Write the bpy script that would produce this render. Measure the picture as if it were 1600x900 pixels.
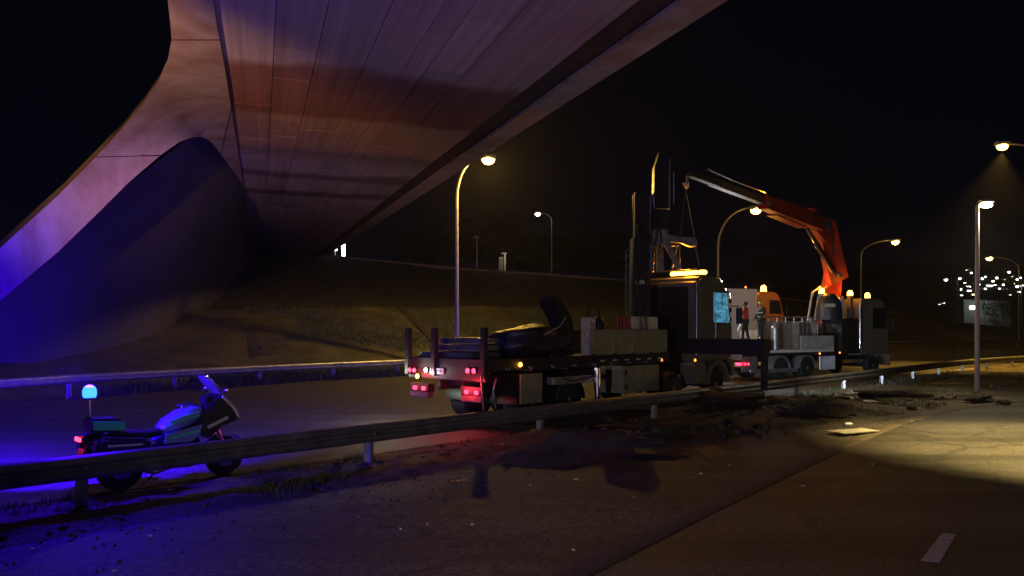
import bpy, bmesh, math, random
from mathutils import Vector, Matrix, noise
random.seed(7)
for o in list(bpy.data.objects): bpy.data.objects.remove(o)
SC = bpy.context.scene
COL = SC.collection
R = math.radians

# ------------------------------------------------------------------ camera, sky, lights, exposure
F, CX, HY, H = 1155.0, 800.0, 518.0, 2.25
cam = bpy.data.cameras.new('camera'); camo = bpy.data.objects.new('camera', cam); COL.objects.link(camo)
camo.location = (0, 0, H); camo.rotation_euler = (R(90), 0, 0)
cam.sensor_width = 36; cam.lens = 36 * F / 1600; cam.shift_y = (HY - 450) / 1600
cam.clip_start = 0.05; cam.clip_end = 4000
SC.camera = camo
W = bpy.data.worlds.new('World'); SC.world = W; W.use_nodes = True
wn = W.node_tree; bg = wn.nodes['Background']
sky = wn.nodes.new('ShaderNodeTexSky'); sky.sky_type = 'NISHITA'; sky.sun_disc = False
sky.sun_elevation = R(-7.0); sky.sun_rotation = R(300); sky.altitude = 100
nav = wn.nodes.new('ShaderNodeMix'); nav.data_type = 'RGBA'; nav.blend_type = 'ADD'; nav.inputs[0].default_value = 1; nav.inputs[7].default_value = (.008, .012, .045, 1)
wn.links.new(sky.outputs[0], nav.inputs[6]); wn.links.new(nav.outputs[2], bg.inputs[0]); bg.inputs[1].default_value = 0.05
SC.view_settings.view_transform = 'Standard'; SC.view_settings.look = 'None'
SC.view_settings.exposure = 0.0; SC.view_settings.gamma = 1.0
try:
    SC.cycles.use_denoising = True; SC.cycles.use_light_tree = True
    SC.cycles.max_bounces = 4; SC.cycles.diffuse_bounces = 2; SC.cycles.volume_bounces = 0
    SC.cycles.sample_clamp_indirect = 4.0
except Exception: pass

SODIUM = (1.0, 0.56, 0.09); AMBER = (1.0, 0.36, 0.02); BLUE = (0.035, 0.0, 1.0); WARM = (1.0, 0.86, 0.55)

def light(name, loc, power, col, r=0.1, spot=None, aim=None, blend=0.3, parent=None):
    l = bpy.data.lights.new(name, 'SPOT' if spot else 'POINT'); l.energy = power; l.color = col; l.shadow_soft_size = r
    o = bpy.data.objects.new(name, l); COL.objects.link(o); o.location = loc
    if spot:
        l.spot_size = R(spot); l.spot_blend = blend
        o.rotation_euler = (Vector(aim) - Vector(loc)).to_track_quat('-Z', 'Y').to_euler()
    return o
# street lamp for the road pool, plus added unseen fill for soffit, leg, foreground
light('street_light_right', (14.5, 9.5, 8.8), 46000, (1.0, 0.72, 0.24), 0.15, spot=58, aim=(12.4, 12.8, 0), blend=0.6)
light('fill_light_left', (-9.5, 2.5, 1.3), 15000, (1.0, 0.45, 0.15), 0.12, spot=40, aim=(-10.2, 21, 8.3), blend=.85)
light('fill_light_behind', (-7.0, -7.0, 1.8), 2700, (0.92, 0.78, 0.92), 0.10, spot=60, aim=(4.5, 17, 9), blend=.6)
light('fill_light_right', (9.0, -9.0, 2.2), 30, (1.0, 0.62, 0.85), 0.10)

# ------------------------------------------------------------------ helpers
def P(px, py, Y): return Vector(((px - CX) / F * Y, Y, H + (HY - py) / F * Y))
def G(px, py, z=0.0): return P(px, py, (H - z) * F / (py - HY))

class MB:
    def __init__(s, xf=None): s.v = []; s.f = []; s.xf = xf
    def add(s, vs, fs):
        b = len(s.v)
        for p in vs:
            p = Vector(p); s.v.append(s.xf @ p if s.xf else p)
        s.f += [tuple(b + i for i in f) for f in fs]
        return s
    def box(s, c, d, rot=None):
        c = Vector(c); h = Vector(d) / 2; vs = []
        for z in (-1, 1):
            for x, y in ((-1, -1), (1, -1), (1, 1), (-1, 1)):
                p = Vector((x * h.x, y * h.y, z * h.z))
                vs.append(c + (rot @ p if rot else p))
        return s.add(vs, [(3, 2, 1, 0), (4, 5, 6, 7), (0, 1, 5, 4), (1, 2, 6, 5), (2, 3, 7, 6), (3, 0, 4, 7)])
    def b2(s, x0, x1, y0, y1, z0, z1):
        return s.box(((x0 + x1) / 2, (y0 + y1) / 2, (z0 + z1) / 2), (x1 - x0, y1 - y0, z1 - z0))
    def bar(s, p0, p1, w, h, up=(0, 0, 1)):
        p0 = Vector(p0); p1 = Vector(p1); d = p1 - p0; x = d.normalized(); u = Vector(up)
        if abs(x.dot(u)) > .98: u = Vector((0, 1, 0))
        y = u.cross(x).normalized(); z = x.cross(y)
        return s.box((p0 + p1) / 2, (d.length, w, h), Matrix((x, y, z)).transposed())
    def tube(s, pts, r, n=8, cap=True):
        pts = [Vector(p) for p in pts]; rs = r if isinstance(r, (list, tuple)) else [r] * len(pts)
        vs = []; fs = []; prev = None
        for i, p in enumerate(pts):
            t = (pts[min(i + 1, len(pts) - 1)] - pts[max(i - 1, 0)]).normalized()
            a = prev if prev else (Vector((0, 0, 1)) if abs(t.z) < .9 else Vector((1, 0, 0)))
            x = (a - t * a.dot(t)).normalized(); prev = x; y = t.cross(x)
            for k in range(n):
                g = 2 * math.pi * k / n; vs.append(p + (x * math.cos(g) + y * math.sin(g)) * rs[i])
        for i in range(len(pts) - 1):
            for k in range(n):
                k2 = (k + 1) % n; fs.append((i * n + k, i * n + k2, (i + 1) * n + k2, (i + 1) * n + k))
        if cap: fs += [tuple(range(n - 1, -1, -1)), tuple(range((len(pts) - 1) * n, len(pts) * n))]
        return s.add(vs, fs)
    def cyl(s, p0, p1, r0, r1=None, n=16): return s.tube([p0, p1], [r0, r0 if r1 is None else r1], n)
    def prism(s, poly, axis, a, b):
        def m(u, v, w): return {'y': (u, w, v), 'z': (u, v, w), 'x': (w, u, v)}[axis]
        n = len(poly); vs = [m(u, v, a) for u, v in poly] + [m(u, v, b) for u, v in poly]
        return s.add(vs, [tuple(range(n)), tuple(range(2 * n - 1, n - 1, -1))] + [((i + 1) % n, i, n + i, n + (i + 1) % n) for i in range(n)])
    def lathe(s, prof, o=(0, 0, 0), axis='z', n=20):
        vs = []; fs = []; o = Vector(o)
        for r, h in prof:
            for k in range(n):
                g = 2 * math.pi * k / n; c, q = r * math.cos(g), r * math.sin(g)
                vs.append(o + Vector({'z': (c, q, h), 'y': (c, h, q), 'x': (h, c, q)}[axis]))
        for i in range(len(prof) - 1):
            for k in range(n):
                k2 = (k + 1) % n; fs.append((i * n + k, i * n + k2, (i + 1) * n + k2, (i + 1) * n + k))
        fs += [tuple(range(n - 1, -1, -1)), tuple(range((len(prof) - 1) * n, len(prof) * n))]
        return s.add(vs, fs)
    def ball(s, c, r, n=12, m=8):
        r = r if isinstance(r, (tuple, list)) else (r, r, r); prof = []
        vs = []; fs = []
        for i in range(1, m):
            a = math.pi * i / m
            for k in range(n):
                g = 2 * math.pi * k / n
                vs.append((c[0] + r[0] * math.sin(a) * math.cos(g), c[1] + r[1] * math.sin(a) * math.sin(g), c[2] - r[2] * math.cos(a)))
        for i in range(m - 2):
            for k in range(n):
                k2 = (k + 1) % n; fs.append((i * n + k, i * n + k2, (i + 1) * n + k2, (i + 1) * n + k))
        b = len(vs); vs += [(c[0], c[1], c[2] - r[2]), (c[0], c[1], c[2] + r[2])]
        for k in range(n):
            k2 = (k + 1) % n; fs += [(b, k2, k), (b + 1, (m - 2) * n + k, (m - 2) * n + k2)]
        return s.add(vs, fs)
    def grid(s, rows):
        n = len(rows[0]); vs = [p for r in rows for p in r]
        return s.add(vs, [(i * n + k, i * n + k + 1, (i + 1) * n + k + 1, (i + 1) * n + k) for i in range(len(rows) - 1) for k in range(n - 1)])
    def build(s, name, m, parent=None, bev=0, ang=35, label=None, fixn=True):
        me = bpy.data.meshes.new(name); me.from_pydata([tuple(p) for p in s.v], [], s.f)
        if bev or fixn:
            bm = bmesh.new(); bm.from_mesh(me)
            if fixn: bmesh.ops.recalc_face_normals(bm, faces=bm.faces)
            if bev:
                es = [e for e in bm.edges if len(e.link_faces) == 2 and e.calc_face_angle(0) > R(30)]
                bmesh.ops.bevel(bm, geom=es, offset=bev, segments=2, affect='EDGES', clamp_overlap=True)
            bm.to_mesh(me); bm.free()
        me.polygons.foreach_set('use_smooth', [True] * len(me.polygons))
        me.set_sharp_from_angle(angle=R(ang))
        o = bpy.data.objects.new(name, me); COL.objects.link(o)
        if m: me.materials.append(m)
        if parent: o.parent = parent
        if label: o['label'] = label
        return o

ROOTM = {}
def speckle(m, sc, lo, hi):
    t = m.node_tree; b = t.nodes['Principled BSDF']; src = b.inputs['Base Color'].links[0].from_socket
    tc = t.nodes.new('ShaderNodeTexCoord'); v = t.nodes.new('ShaderNodeTexVoronoi'); v.inputs['Scale'].default_value = sc; t.links.new(tc.outputs['Object'], v.inputs[0])
    bw = t.nodes.new('ShaderNodeRGBToBW'); t.links.new(v.outputs['Color'], bw.inputs[0])
    mr = t.nodes.new('ShaderNodeMapRange'); mr.inputs[3].default_value = lo; mr.inputs[4].default_value = hi; t.links.new(bw.outputs[0], mr.inputs[0])
    mx = t.nodes.new('ShaderNodeMix'); mx.data_type = 'RGBA'; mx.blend_type = 'MULTIPLY'; mx.inputs[0].default_value = 1
    cc = t.nodes.new('ShaderNodeCombineColor')
    for i in range(3): t.links.new(mr.outputs[0], cc.inputs[i])
    t.links.new(src, mx.inputs[6]); t.links.new(cc.outputs[0], mx.inputs[7]); t.links.new(mx.outputs[2], b.inputs['Base Color'])
def tag(o, label, cat, group=None):
    o['label'] = label; o['category'] = cat
    if group: o['group'] = group
    return o
def thing(name, label, cat, loc=(0, 0, 0), rz=0, group=None):
    o = bpy.data.objects.new(name, None); COL.objects.link(o); o.empty_display_size = .2
    o.location = loc; o.rotation_euler = (0, 0, rz)
    ROOTM[o.name] = Matrix.Translation(Vector(loc)) @ Matrix.Rotation(rz, 4, 'Z')
    return tag(o, label, cat, group)
def WM(root): return MB(ROOTM[root.name].inverted())          # builder fed with world coordinates
def struct(o, kind='structure'): o['kind'] = kind; return o
def dup(o, parent=None):
    c = o.copy(); COL.objects.link(c); c.parent = parent
    for ch in o.children: dup(ch, c)
    return c

# ------------------------------------------------------------------ materials
def mat(name, col, rough=.6, metal=0, var=.25, scale=5, bump=.0, bscale=40, spec=.5, rvar=.15, tr=0, col2=None, stretch=None):
    m = bpy.data.materials.new(name); m.use_nodes = True; t = m.node_tree; b = t.nodes['Principled BSDF']
    tc = t.nodes.new('ShaderNodeTexCoord'); n = t.nodes.new('ShaderNodeTexNoise'); n.inputs['Scale'].default_value = scale; n.inputs['Detail'].default_value = 8
    n.inputs['Roughness'].default_value = .65
    src = tc.outputs['Object']
    if stretch:
        mp = t.nodes.new('ShaderNodeMapping'); mp.inputs['Scale'].default_value = stretch; t.links.new(src, mp.inputs[0]); src = mp.outputs[0]
    t.links.new(src, n.inputs[0])
    r = t.nodes.new('ShaderNodeValToRGB'); r.color_ramp.elements[0].position = .3; r.color_ramp.elements[1].position = .7
    c2 = col2 or tuple(min(1, c * (1 + var)) for c in col)
    r.color_ramp.elements[0].color = tuple(c * (1 - var) for c in col) + (1,); r.color_ramp.elements[1].color = tuple(c2) + (1,)
    t.links.new(n.outputs[0], r.inputs[0]); t.links.new(r.outputs[0], b.inputs['Base Color'])
    mr = t.nodes.new('ShaderNodeMapRange'); mr.inputs[3].default_value = max(0.03, rough - rvar); mr.inputs[4].default_value = min(1, rough + rvar)
    t.links.new(n.outputs[0], mr.inputs[0]); t.links.new(mr.outputs[0], b.inputs['Roughness'])
    b.inputs['Metallic'].default_value = metal; b.inputs['Specular IOR Level'].default_value = spec
    if tr: b.inputs['Transmission Weight'].default_value = tr
    if bump:
        n2 = t.nodes.new('ShaderNodeTexNoise'); n2.inputs['Scale'].default_value = bscale; n2.inputs['Detail'].default_value = 6
        t.links.new(src, n2.inputs[0]); bp = t.nodes.new('ShaderNodeBump'); bp.inputs['Strength'].default_value = bump; bp.inputs['Distance'].default_value = .05
        t.links.new(n2.outputs[0], bp.inputs['Height']); t.links.new(bp.outputs[0], b.inputs['Normal'])
    return m
def emis(name, col, st):
    m = bpy.data.materials.new(name); m.use_nodes = True; b = m.node_tree.nodes['Principled BSDF']
    b.inputs['Base Color'].default_value = tuple(col) + (1,); b.inputs['Emission Color'].default_value = tuple(col) + (1,); b.inputs['Emission Strength'].default_value = st
    return m
M = {}
def speckle(m, sc, lo, hi):
    t = m.node_tree; b = t.nodes['Principled BSDF']; src = b.inputs['Base Color'].links[0].from_socket
    tc = t.nodes.new('ShaderNodeTexCoord'); v = t.nodes.new('ShaderNodeTexVoronoi'); v.inputs['Scale'].default_value = sc; t.links.new(tc.outputs['Object'], v.inputs[0])
    bw = t.nodes.new('ShaderNodeRGBToBW'); t.links.new(v.outputs['Color'], bw.inputs[0])
    mr = t.nodes.new('ShaderNodeMapRange'); mr.inputs[3].default_value = lo; mr.inputs[4].default_value = hi; t.links.new(bw.outputs[0], mr.inputs[0])
    mx = t.nodes.new('ShaderNodeMix'); mx.data_type = 'RGBA'; mx.blend_type = 'MULTIPLY'; mx.inputs[0].default_value = 1
    cc = t.nodes.new('ShaderNodeCombineColor')
    for i in range(3): t.links.new(mr.outputs[0], cc.inputs[i])
    t.links.new(src, mx.inputs[6]); t.links.new(cc.outputs[0], mx.inputs[7]); t.links.new(mx.outputs[2], b.inputs['Base Color'])
M['asphalt'] = mat('asphalt', (.05, .047, .045), .62, var=.35, scale=.5, bump=.9, bscale=60, rvar=.12)
M['asphalt_old'] = mat('asphalt_old', (.062, .055, .052), .75, var=.45, scale=.6, bump=.7, bscale=30)
def wear(m, cs):
    t = m.node_tree; b = t.nodes['Principled BSDF']; src = b.inputs['Base Color'].links[0].from_socket
    tc = t.nodes.new('ShaderNodeTexCoord'); nz = t.nodes.new('ShaderNodeTexNoise'); nz.inputs['Scale'].default_value = 1.6; nz.inputs['Detail'].default_value = 5; t.links.new(tc.outputs['Object'], nz.inputs[0])
    mv = t.nodes.new('ShaderNodeMix'); mv.data_type = 'RGBA'; mv.blend_type = 'LINEAR_LIGHT'; mv.inputs[0].default_value = .35; t.links.new(tc.outputs['Object'], mv.inputs[6]); t.links.new(nz.outputs['Color'], mv.inputs[7])
    v = t.nodes.new('ShaderNodeTexVoronoi'); v.feature = 'DISTANCE_TO_EDGE'; v.inputs['Scale'].default_value = cs; t.links.new(mv.outputs[2], v.inputs[0])
    r = t.nodes.new('ShaderNodeValToRGB'); r.color_ramp.elements[0].position = .004; r.color_ramp.elements[0].color = (.5, .5, .5, 1); r.color_ramp.elements[1].position = .02; r.color_ramp.elements[1].color = (1, 1, 1, 1); t.links.new(v.outputs['Distance'], r.inputs[0])
    mp = t.nodes.new('ShaderNodeMapping'); mp.inputs['Rotation'].default_value = (0, 0, R(-46)); mp.inputs['Scale'].default_value = (.06, 1.1, 1); t.links.new(tc.outputs['Object'], mp.inputs[0])
    n2 = t.nodes.new('ShaderNodeTexNoise'); n2.inputs['Scale'].default_value = 1; n2.inputs['Detail'].default_value = 6; t.links.new(mp.outputs[0], n2.inputs[0])
    r2 = t.nodes.new('ShaderNodeValToRGB'); r2.color_ramp.elements[0].position = .38; r2.color_ramp.elements[0].color = (.5, .5, .5, 1); r2.color_ramp.elements[1].position = .62; r2.color_ramp.elements[1].color = (1.35, 1.3, 1.25, 1); t.links.new(n2.outputs[0], r2.inputs[0])
    for c in (r, r2):
        mx = t.nodes.new('ShaderNodeMix'); mx.data_type = 'RGBA'; mx.blend_type = 'MULTIPLY'; mx.inputs[0].default_value = 1
        t.links.new(src, mx.inputs[6]); t.links.new(c.outputs[0], mx.inputs[7]); src = mx.outputs[2]
    t.links.new(src, b.inputs['Base Color'])
wear(M['asphalt'], .22); wear(M['asphalt_old'], .4)
speckle(M['asphalt'], 28, .35, 1.75); speckle(M['asphalt_old'], 20, .3, 1.8)
M['dirt'] = mat('dirt', (.085, .068, .05), .95, var=.55, scale=1.3, bump=1.0, bscale=16)
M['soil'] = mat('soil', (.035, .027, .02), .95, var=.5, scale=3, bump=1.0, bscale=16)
M['grass'] = mat('grass', (.05, .065, .018), .95, var=.6, scale=.6, bump=1.0, bscale=7, col2=(.12, .11, .04))
M['blade'] = mat('blade', (.06, .08, .03), .7, var=.5, scale=1.5)
M['paint_line'] = mat('paint_line', (.55, .55, .52), .7, var=.35, scale=12)
M['galv'] = mat('galvanised', (.42, .43, .45), .42, .75, var=.3, scale=3, rvar=.12)
M['galv_old'] = mat('galvanised_old', (.2, .2, .2), .55, .6, var=.4, scale=4)
M['pole_paint'] = mat('pole_paint', (.5, .5, .48), .45, .2, var=.2, scale=2)
M['black'] = mat('black_paint', (.012, .012, .014), .4, 0, var=.3, scale=6)
M['dark'] = mat('dark_steel', (.03, .03, .034), .45, .4, var=.35, scale=5)
M['chassis'] = mat('chassis', (.022, .02, .02), .6, .2, var=.4, scale=4)
M['rubber'] = mat('rubber', (.018, .018, .018), .8, var=.3, scale=10, bump=.2, bscale=60)
M['rim'] = mat('rim_steel', (.35, .35, .36), .4, .7, var=.3, scale=8)
M['chrome'] = mat('chrome', (.75, .75, .78), .15, 1.0, var=.1)
M['cab_grey'] = mat('cab_grey', (.17, .16, .135), .35, .1, var=.18, scale=2.5)
M['board'] = mat('board_grey', (.28, .27, .17), .6, .1, var=.22, scale=4)
M['white'] = mat('white_paint', (.72, .72, .70), .4, 0, var=.1, scale=4)
M['white_dirty'] = mat('white_dirty', (.5, .48, .44), .6, 0, var=.35, scale=5)
M['red'] = mat('red_paint', (.36, .028, .012), .42, 0, var=.55, scale=2.2)
M['orange'] = mat('orange_paint', (.75, .26, .05), .4, 0, var=.15, scale=3)
M['steel'] = mat('worn_steel', (.25, .24, .23), .45, .7, var=.4, scale=6)
M['rope'] = mat('red_webbing', (.28, .05, .04), .8, var=.35, scale=9)
M['tarp'] = mat('black_tarpaulin', (.02, .02, .022), .45, var=.4, scale=5, bump=.5, bscale=7)
M['glass'] = mat('dark_glass', (.02, .022, .025), .08, 0, var=.1)
M['plastic'] = mat('white_plastic', (.75, .74, .70), .45, var=.12, scale=20)
M['cardboard'] = mat('cardboard', (.36, .27, .17), .9, var=.25, scale=8)
M['green'] = mat('green_reflective', (.12, .92, .5), .3, 0, var=.08)
M['bike_blue'] = mat('bike_paint', (.25, .32, .62), .2, 0, var=.08)
M['bike_dark'] = mat('bike_dark_plastic', (.03, .03, .035), .35, var=.2)
M['skin'] = mat('skin', (.30, .17, .11), .55, var=.1)
M['jacket_red'] = mat('red_jacket', (.60, .07, .02), .75, var=.2, scale=14, bump=.3, bscale=25)
M['jacket_dark'] = mat('dark_jacket', (.03, .03, .035), .75, var=.3, scale=14, bump=.3, bscale=25)
M['trouser'] = mat('dark_trouser', (.03, .03, .035), .85, var=.3, scale=14, bump=.3, bscale=25)
M['hair'] = mat('dark_hair', (.02, .015, .012), .6, var=.3, scale=30)
M['helmet'] = mat('yellow_helmet', (.75, .55, .12), .35, var=.1)
M['reflect'] = mat('reflective_tape', (.75, .72, .55), .3, var=.1)
M['leaf'] = mat('leaf', (.02, .03, .012), .7, var=.5, scale=.8)
M['bark'] = mat('bark', (.05, .04, .03), .9, var=.4, scale=6)
M['signal_white'] = mat('plate_white', (.75, .78, .8), .35, var=.08)
M['night_hill'] = mat('night_hill', (.03, .035, .02), .95, var=.4, scale=.05)
M['wall_plaster'] = mat('plaster', (.55, .53, .48), .85, var=.12, scale=.5)
M['roof_tile'] = mat('roof_tile', (.15, .08, .06), .8, var=.3, scale=3)
E_SOD = emis('lit_sodium', (1, .52, .08), 22); E_AMB = emis('lit_amber', (1, .33, .03), 24); E_BLUE = emis('lit_blue', (.015, .10, 1), 7)
E_RED = emis('lit_red', (1, .02, .05), 10); E_WHITE = emis('lit_white', (.85, .95, 1), 26); E_WARM = emis('lit_warm', (1, .82, .45), 60)
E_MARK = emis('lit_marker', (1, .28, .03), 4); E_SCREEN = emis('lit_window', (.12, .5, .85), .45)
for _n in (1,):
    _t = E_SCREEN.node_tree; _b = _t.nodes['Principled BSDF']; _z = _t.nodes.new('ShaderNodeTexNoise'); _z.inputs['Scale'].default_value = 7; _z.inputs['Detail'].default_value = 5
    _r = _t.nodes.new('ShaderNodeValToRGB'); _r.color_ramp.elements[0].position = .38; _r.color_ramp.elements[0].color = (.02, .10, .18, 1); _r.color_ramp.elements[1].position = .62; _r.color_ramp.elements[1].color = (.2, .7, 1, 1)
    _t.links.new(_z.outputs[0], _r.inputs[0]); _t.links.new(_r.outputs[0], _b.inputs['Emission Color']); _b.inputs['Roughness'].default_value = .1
E_CITY = emis('lit_city', (.85, .95, 1), 9); E_CITYW = emis('lit_city_warm', (1, .75, .4), 9)

def concrete_mat():
    m = mat('concrete', (.30, .27, .25), .8, var=.34, scale=1.0, bump=.25, bscale=2.2, rvar=.1)
    t = m.node_tree; b = t.nodes['Principled BSDF']; oi = t.nodes.new('ShaderNodeObjectInfo')
    ge = t.nodes.new('ShaderNodeNewGeometry'); ds = []
    for v in ((-.321 * .06, .946 * .06, 0), (.946 * 3.4, .321 * 3.4, 0)):
        d = t.nodes.new('ShaderNodeVectorMath'); d.operation = 'DOT_PRODUCT'; d.inputs[1].default_value = v; t.links.new(ge.outputs['Position'], d.inputs[0]); ds.append(d)
    cx = t.nodes.new('ShaderNodeCombineXYZ'); t.links.new(ds[0].outputs['Value'], cx.inputs[0]); t.links.new(ds[1].outputs['Value'], cx.inputs[1])
    for n in t.nodes:
        if n.type == 'TEX_NOISE': t.links.new(cx.outputs[0], n.inputs[0])
    mr = t.nodes.new('ShaderNodeMapRange'); mr.inputs[3].default_value = .86; mr.inputs[4].default_value = 1.1
    t.links.new(oi.outputs['Random'], mr.inputs[0])
    mx = t.nodes.new('ShaderNodeMix'); mx.data_type = 'RGBA'; mx.blend_type = 'MULTIPLY'; mx.inputs[0].default_value = 1
    src = b.inputs['Base Color'].links[0].from_socket
    cc = t.nodes.new('ShaderNodeCombineColor')
    for i in range(3): t.links.new(mr.outputs[0], cc.inputs[i])
    t.links.new(src, mx.inputs[6]); t.links.new(cc.outputs[0], mx.inputs[7]); t.links.new(mx.outputs[2], b.inputs['Base Color'])
    return m
M['concrete'] = concrete_mat()
def light_bands(m):  # colour bands stand in for strips of light and shadow across the soffit
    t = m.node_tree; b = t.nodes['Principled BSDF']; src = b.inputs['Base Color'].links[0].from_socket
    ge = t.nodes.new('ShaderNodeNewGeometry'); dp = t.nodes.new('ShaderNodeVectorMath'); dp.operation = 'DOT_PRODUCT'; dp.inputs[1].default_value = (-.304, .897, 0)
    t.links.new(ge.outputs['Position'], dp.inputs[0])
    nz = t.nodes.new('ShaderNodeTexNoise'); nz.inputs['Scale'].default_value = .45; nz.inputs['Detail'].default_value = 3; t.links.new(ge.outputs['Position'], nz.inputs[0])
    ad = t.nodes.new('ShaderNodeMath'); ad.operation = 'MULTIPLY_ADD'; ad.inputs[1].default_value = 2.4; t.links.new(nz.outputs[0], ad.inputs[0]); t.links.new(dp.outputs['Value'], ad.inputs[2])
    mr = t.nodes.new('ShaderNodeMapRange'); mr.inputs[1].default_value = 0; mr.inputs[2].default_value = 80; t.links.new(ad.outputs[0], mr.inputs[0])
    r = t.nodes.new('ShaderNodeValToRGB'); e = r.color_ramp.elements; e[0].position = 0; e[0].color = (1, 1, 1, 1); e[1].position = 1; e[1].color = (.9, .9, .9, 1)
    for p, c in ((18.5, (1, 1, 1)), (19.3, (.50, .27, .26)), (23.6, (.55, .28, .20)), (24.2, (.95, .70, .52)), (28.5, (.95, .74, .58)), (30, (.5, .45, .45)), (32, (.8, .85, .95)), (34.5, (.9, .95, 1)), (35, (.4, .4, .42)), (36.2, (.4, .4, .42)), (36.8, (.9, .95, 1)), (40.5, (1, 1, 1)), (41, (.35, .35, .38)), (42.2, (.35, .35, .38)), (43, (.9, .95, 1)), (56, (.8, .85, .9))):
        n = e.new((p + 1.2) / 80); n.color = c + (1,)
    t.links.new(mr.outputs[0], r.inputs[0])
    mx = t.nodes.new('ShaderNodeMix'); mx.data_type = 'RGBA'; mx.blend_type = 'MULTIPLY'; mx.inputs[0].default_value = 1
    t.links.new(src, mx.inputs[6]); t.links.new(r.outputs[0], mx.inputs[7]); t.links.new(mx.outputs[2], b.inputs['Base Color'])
light_bands(M['concrete'])
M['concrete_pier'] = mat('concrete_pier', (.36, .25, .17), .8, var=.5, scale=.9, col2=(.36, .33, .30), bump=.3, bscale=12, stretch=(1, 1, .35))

M['concrete_dark'] = mat('concrete_dark', (.075, .075, .078), .85, var=.3, scale=.4, bump=.3, bscale=12, stretch=(1, 1, .3))  # darkened copy of the pier concrete, keeps the wall looking unlit
# ------------------------------------------------------------------ ground, roads, banks
def sheet(name, pts, z, m, sub=0, amp=0.0, fr=.5):
    b = MB()
    b.add([(p[0], p[1], z) for p in pts], [tuple(range(len(pts)))])
    o = b.build(name, m, fixn=False)
    if o.data.polygons[0].normal.z < 0: o.data.flip_normals()
    return struct(o)
gm = MB()
xs = [-900, -300, -100, 0, 100, 300, 900]; ys = [-200, -50, 0, 50, 200, 600, 1500]
gm.grid([[(x, y, -.01) for x in xs] for y in ys]); struct(gm.build('ground', M['asphalt_old'], fixn=True))

RAIL_A = P(580, HY, 12.42); RAIL_A.z = 0
RU = Vector((23.03, 23.98, 0)).normalized(); RN = Vector((-RU.y, RU.x, 0))   # along the rail, and to its far side
def rl(s, off=0, z=0): p = RAIL_A + RU * s + RN * off; return Vector((p.x, p.y, z))
FAR_PX = [(-700, 735), (-300, 662), (8, 630), (200, 615), (387, 601), (571, 589), (800, 577), (1000, 567), (1200, 557), (1400, 549), (1600, 545), (1900, 541)]
FAR = [G(a, b) for a, b in FAR_PX]
# carriageway between the two rails
sheet('road', [rl(-26, .9), rl(0, .9), rl(20, .9), rl(34, .9), rl(60, -6), rl(110, -30)] + [Vector((p.x, p.y - 1.2, 0)) for p in reversed(FAR)], .004, M['asphalt'])
# asphalt of the near slip road, right of the kerb
KERB_PX = [(700, 1010), (930, 897), (1120, 800), (1240, 742), (1330, 698), (1410, 664), (1500, 640), (1580, 628), (1700, 618), (1900, 606)]
KERB = [G(a, b) for a, b in KERB_PX]
sheet('slip_road', KERB + [Vector((70, 40, 0)), Vector((70, -12, 0)), Vector((-6, -12, 0))], .004, M['asphalt'])
kb = MB()
for z, w in ((0, 0),):
    L = []; 
    for i, p in enumerate(KERB):
        t = (KERB[min(i + 1, len(KERB) - 1)] - KERB[max(i - 1, 0)]).normalized(); n = Vector((-t.y, t.x, 0))
        L.append([p + n * a + Vector((0, 0, zz)) for a, zz in ((-.0, .0), (.0, .012), (.05, .022), (.22, .02), (.34, -.005))])
    kb.grid(L)
struct(kb.build('kerb', M['dirt'], ang=50))
# rough verge under and in front of the near rail: a finely broken sheet with real lumps
def verge(name, s0, s1, o0, o1, ns, no, base, amp, m, mound=None):
    rows = []
    for i in range(ns + 1):
        s = s0 + (s1 - s0) * i / ns; row = []
        for k in range(no + 1):
            a0 = o0(s) if callable(o0) else o0; a1 = o1(s) if callable(o1) else o1
            f = k / no; p = rl(s, a0 + (a1 - a0) * f)
            e = min(1, 5 * min(f, 1 - f)); 
            n = noise.noise(Vector((p.x * .9, p.y * .9, 1))) * .5 + noise.noise(Vector((p.x * 3.1, p.y * 3.1, 4))) * .3 + noise.noise(Vector((p.x * 8, p.y * 8, 9))) * .2
            p.z = base * e - .02 * (1 - e) + amp * e * n + (mound(p) * e if mound else 0)
            row.append(p)
        rows.append(row)
    b = MB(); b.grid(rows); o = b.build(name, m, fixn=False, ang=180)
    if sum(p.normal.z for p in o.data.polygons) < 0: o.data.flip_normals()
    return struct(o)
MOUNDS = [(G(1130, 642), 1.3, .28), (G(930, 690), 1.1, .12), (G(1010, 700), 1.0, .10), (G(870, 690), .8, .12), (G(1280, 652), .8, .12), (G(1060, 690), 1.0, .12)]
def mound(p): return sum(h * math.exp(-((p.x - c.x) ** 2 + (p.y - c.y) ** 2) / (r * r)) for c, r, h in MOUNDS)
def near_edge(s):   # near side of the verge: narrow at the left, widening to the island at the right
    pts = [(-30, -1.1), (-4, -1.2), (3, -1.6), (6, -2.6), (10, -3.6), (16, -4.6), (22, -4.3), (28, -3.6), (36, -3.5), (60, -3.5)]
    for (a, b), (c, d) in zip(pts, pts[1:]):
        if a <= s <= c: return b + (d - b) * (s - a) / (c - a)
    return -3.5
verge('verge', -14, 60, near_edge, .85, 420, 44, .045, .13, M['dirt'], mound)
def vz(x, y): return .05 + mound(Vector((x, y, 0)))

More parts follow.
